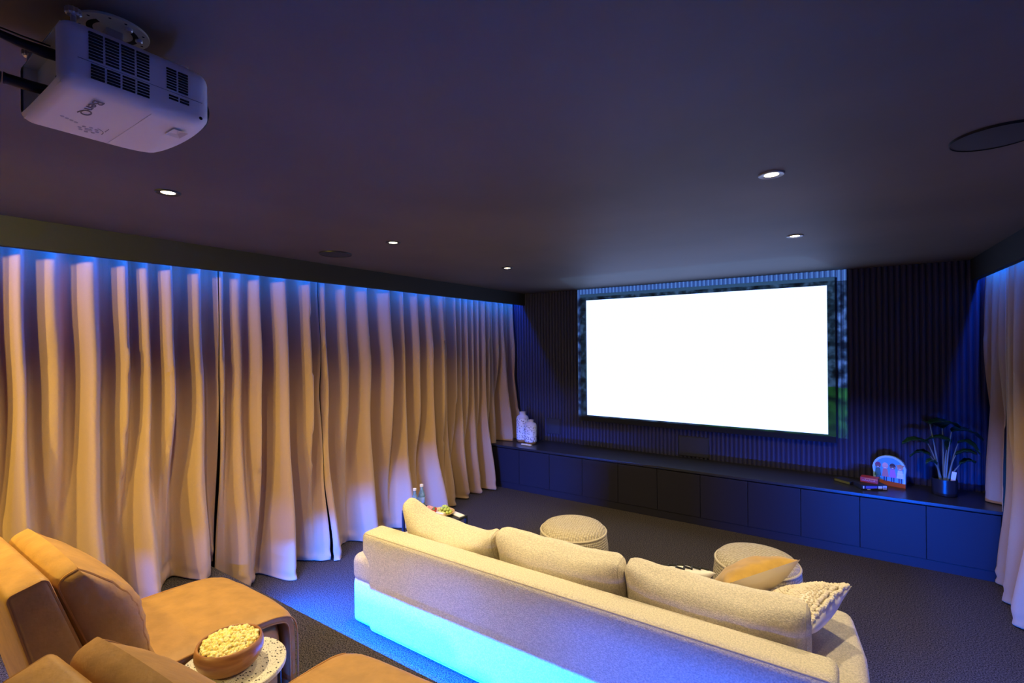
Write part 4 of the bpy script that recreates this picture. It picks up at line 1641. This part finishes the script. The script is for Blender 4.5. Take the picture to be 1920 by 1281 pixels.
for a in (0.35, 1.25, 2.9):
    bm = lathe(bmesh.new(), [(0, -0.012), (0.005, -0.0115), (0.0065, -0.009), (0.0065, -0.005)], 12, c=(0.042 * math.cos(a), 0.042 * math.sin(a), 0))
    obj('bolt', bm, M_METAL, mt)
# neck and hub above the projector
bm = bmesh.new()
box(bm, -0.016, 0.012, -0.014, 0.014, -(CEIL - PZ1) + 0.004, -0.004, bev=0.003)
obj('neck', bm, mat('mount_grey', (0.5, 0.48, 0.5), 0.4, metal=0.4), mt)
# flat arms with rounded ends lying just above the housing
HZ = PZ1 - CEIL


def arm(x0, y0, x1, y1, label=None):
    d = Vector((x1 - x0, y1 - y0, 0))
    L = d.length
    d.normalize()
    n = Vector((-d.y, d.x, 0))
    pts = []
    hw = 0.011
    c0, c1 = Vector((x0, y0, 0)), Vector((x1, y1, 0))
    for k in range(9):
        a = PI / 2 + PI * k / 8
        pts.append(c0 + d * (hw * math.cos(a)) + n * (hw * math.sin(a)))
    for k in range(9):
        a = -PI / 2 + PI * k / 8
        pts.append(c1 + d * (hw * math.cos(a)) + n * (hw * math.sin(a)))
    bm = bmesh.new()
    lo = [bm.verts.new((p.x, p.y, HZ + 0.010)) for p in pts]
    hi = [bm.verts.new((p.x, p.y, HZ + 0.0135)) for p in pts]
    bm.faces.new(lo)
    bm.faces.new(hi[::-1])
    for k in range(len(pts)):
        bm.faces.new((lo[k], hi[k], hi[(k + 1) % len(pts)], lo[(k + 1) % len(pts)]))
    ao = obj('arm', bm, M_WHITEPL, mt, smooth=False)
    bm = lathe(bmesh.new(), [(0, HZ + 0.0097), (0.003, HZ + 0.0097)], 10, c=(x1, y1, 0))
    obj('arm_hole', bm, M_DARKGAP, ao)
    return ao


arm(-0.06, -0.01, 0.03, -0.075)
arm(-0.06, 0.02, 0.055, 0.105)
arm(-0.05, 0.0, -0.16, 0.06)

# cables
tag(obj('power_cable', tube(bmesh.new(), [(-1.228, 0.292, 2.308), (-1.232, 0.268, 2.308), (-1.240, 0.235, 2.312), (-1.25, 0.19, 2.322), (-1.26, 0.12, 2.336), (-1.27, -0.1, 2.37), (-1.27, -0.5, 2.39)],
                            [0.010, 0.0105, 0.0085, 0.006, 0.0048, 0.0045, 0.0045], 10), M_BLACK),
    'black power cable plugged into the upper socket of the projector', 'cable')
hd = thing('video_cable', 'white video cable with a ribbed black plug in the back of the projector', 'cable', (0, 0, 0))
bm = bmesh.new()
pts = [Vector((-1.300, 0.292, 2.264)), Vector((-1.305, 0.262, 2.264)), Vector((-1.31, 0.228, 2.265)), Vector((-1.313, 0.205, 2.2655))]
tube(bm, pts[:3], [0.0105, 0.0105, 0.0105], 12)
for k in range(5):
    c = pts[2].lerp(pts[3], k / 4.5)
    c2 = pts[2].lerp(pts[3], (k + .6) / 4.5)
    tube(bm, [c, c2], [0.0115 - 0.0007 * k] * 2, 12)
obj('plug', bm, M_BLACK, hd)
bm = bmesh.new()
tube(bm, [(-1.312, 0.212, 2.265), (-1.316, 0.17, 2.267), (-1.325, 0.05, 2.28), (-1.34, -0.2, 2.33), (-1.34, -0.5, 2.392)], 0.0055, 10)
obj('cord', bm, M_WHITEPL, hd)
tag(obj('thin_cable', tube(bmesh.new(), [(-1.236, 0.276, 2.325), (-1.245, 0.24, 2.328), (-1.262, 0.17, 2.338), (-1.28, 0.05, 2.365), (-1.29, -0.4, 2.392)], 0.0016, 6), M_BLACK),
    'thin black cord above the power cable at the back of the projector', 'cable')

# the projector's own beam: its picture spills past the screen edge on to wall and ceiling
ld = bpy.data.lights.new('projector_beam', 'SPOT')
ld.energy = SPILL_W
ld.color = (1, 1, 1)
ld.spot_size = math.radians(60)
ld.spot_blend = 0.0
ld.shadow_soft_size = 0.002
lo = bpy.data.objects.new('projector_beam', ld)
COL.objects.link(lo)
LX, LY, LZ = PO.x + 0.06, PY1 + 0.03, PZ0 + ph / 2
lo.location = (LX, LY, LZ)
lo.rotation_euler = (math.radians(90), 0, 0)
ld.use_nodes = True
nt = ld.node_tree
em = nt.nodes['Emission']
tc = nt.nodes.new('ShaderNodeTexCoord')
sp = nt.nodes.new('ShaderNodeSeparateXYZ')
nt.links.new(tc.outputs['Normal'], sp.inputs[0])


def math_node(op, a, b=None):
    n = nt.nodes.new('ShaderNodeMath')
    n.operation = op
    for i, v in enumerate((a, b)):
        if v is None:
            continue
        if isinstance(v, (int, float)):
            n.inputs[i].default_value = v
        else:
            nt.links.new(v, n.inputs[i])
    return n.outputs[0]


az = math_node('ABSOLUTE', sp.outputs[2])
ux = math_node('DIVIDE', sp.outputs[0], az)
uy = math_node('DIVIDE', sp.outputs[1], az)
DY = WALL_Y - 0.015 - LY


def rect(x0, x1, z0, z1):
    a = math_node('GREATER_THAN', ux, (x0 - LX) / DY)
    b = math_node('LESS_THAN', ux, (x1 - LX) / DY)
    c = math_node('GREATER_THAN', uy, (z0 - LZ) / DY)
    d = math_node('LESS_THAN', uy, (z1 - LZ) / DY)
    return math_node('MULTIPLY', math_node('MULTIPLY', a, b), math_node('MULTIPLY', c, d))


whole = rect(-2.605, 0.092, 0.86, 2.436)
inner = rect(sx0 - 0.005, sx1 + 0.005, sz0 - 0.01, sz1 + 0.004)
mask = math_node('MULTIPLY', whole, math_node('SUBTRACT', 1.0, inner))
cb = nt.nodes.new('ShaderNodeCombineXYZ')
nt.links.new(ux, cb.inputs[0])
nt.links.new(uy, cb.inputs[1])
nz_ = nt.nodes.new('ShaderNodeTexNoise')
nz_.inputs['Scale'].default_value = 55
nz_.inputs['Detail'].default_value = 5
nt.links.new(cb.outputs[0], nz_.inputs['Vector'])
rp = nt.nodes.new('ShaderNodeValToRGB')
e = rp.color_ramp.elements
e[0].position, e[0].color = 0.38, (0.01, 0.03, 0.06, 1)
e[1].position, e[1].color = 0.66, (0.2, 0.5, 1.0, 1)
e2 = e.new(0.5)
e2.color = (0.05, 0.14, 0.26, 1)
nt.links.new(nz_.outputs['Fac'], rp.inputs[0])
# green lawn low in the picture, pale cladding along its top
rp2 = nt.nodes.new('ShaderNodeValToRGB')
e = rp2.color_ramp.elements
e[0].position, e[0].color = 0.35, (0.01, 0.06, 0.05, 1)
e[1].position, e[1].color = 0.62, (0.06, 0.42, 0.1, 1)
nt.links.new(nz_.outputs['Fac'], rp2.inputs[0])


def mixc(fac, a, b):
    n = nt.nodes.new('ShaderNodeMix')
    n.data_type = 'RGBA'
    nt.links.new(fac, n.inputs[0])
    for i, v in ((6, a), (7, b)):
        if isinstance(v, tuple):
            n.inputs[i].default_value = v
        else:
            nt.links.new(v, n.inputs[i])
    return n.outputs[2]


low = math_node('MULTIPLY', math_node('LESS_THAN', uy, (1.32 - LZ) / DY), math_node('GREATER_THAN', ux, 0.0))
high = math_node('GREATER_THAN', uy, (2.30 - LZ) / DY)
c1 = mixc(low, rp.outputs[0], rp2.outputs[0])
c2 = mixc(high, c1, (0.16, 0.45, 0.9, 1))
c3 = mixc(mask, (0, 0, 0, 1), c2)
nt.links.new(c3, em.inputs[0])
em.inputs[1].default_value = 1.0
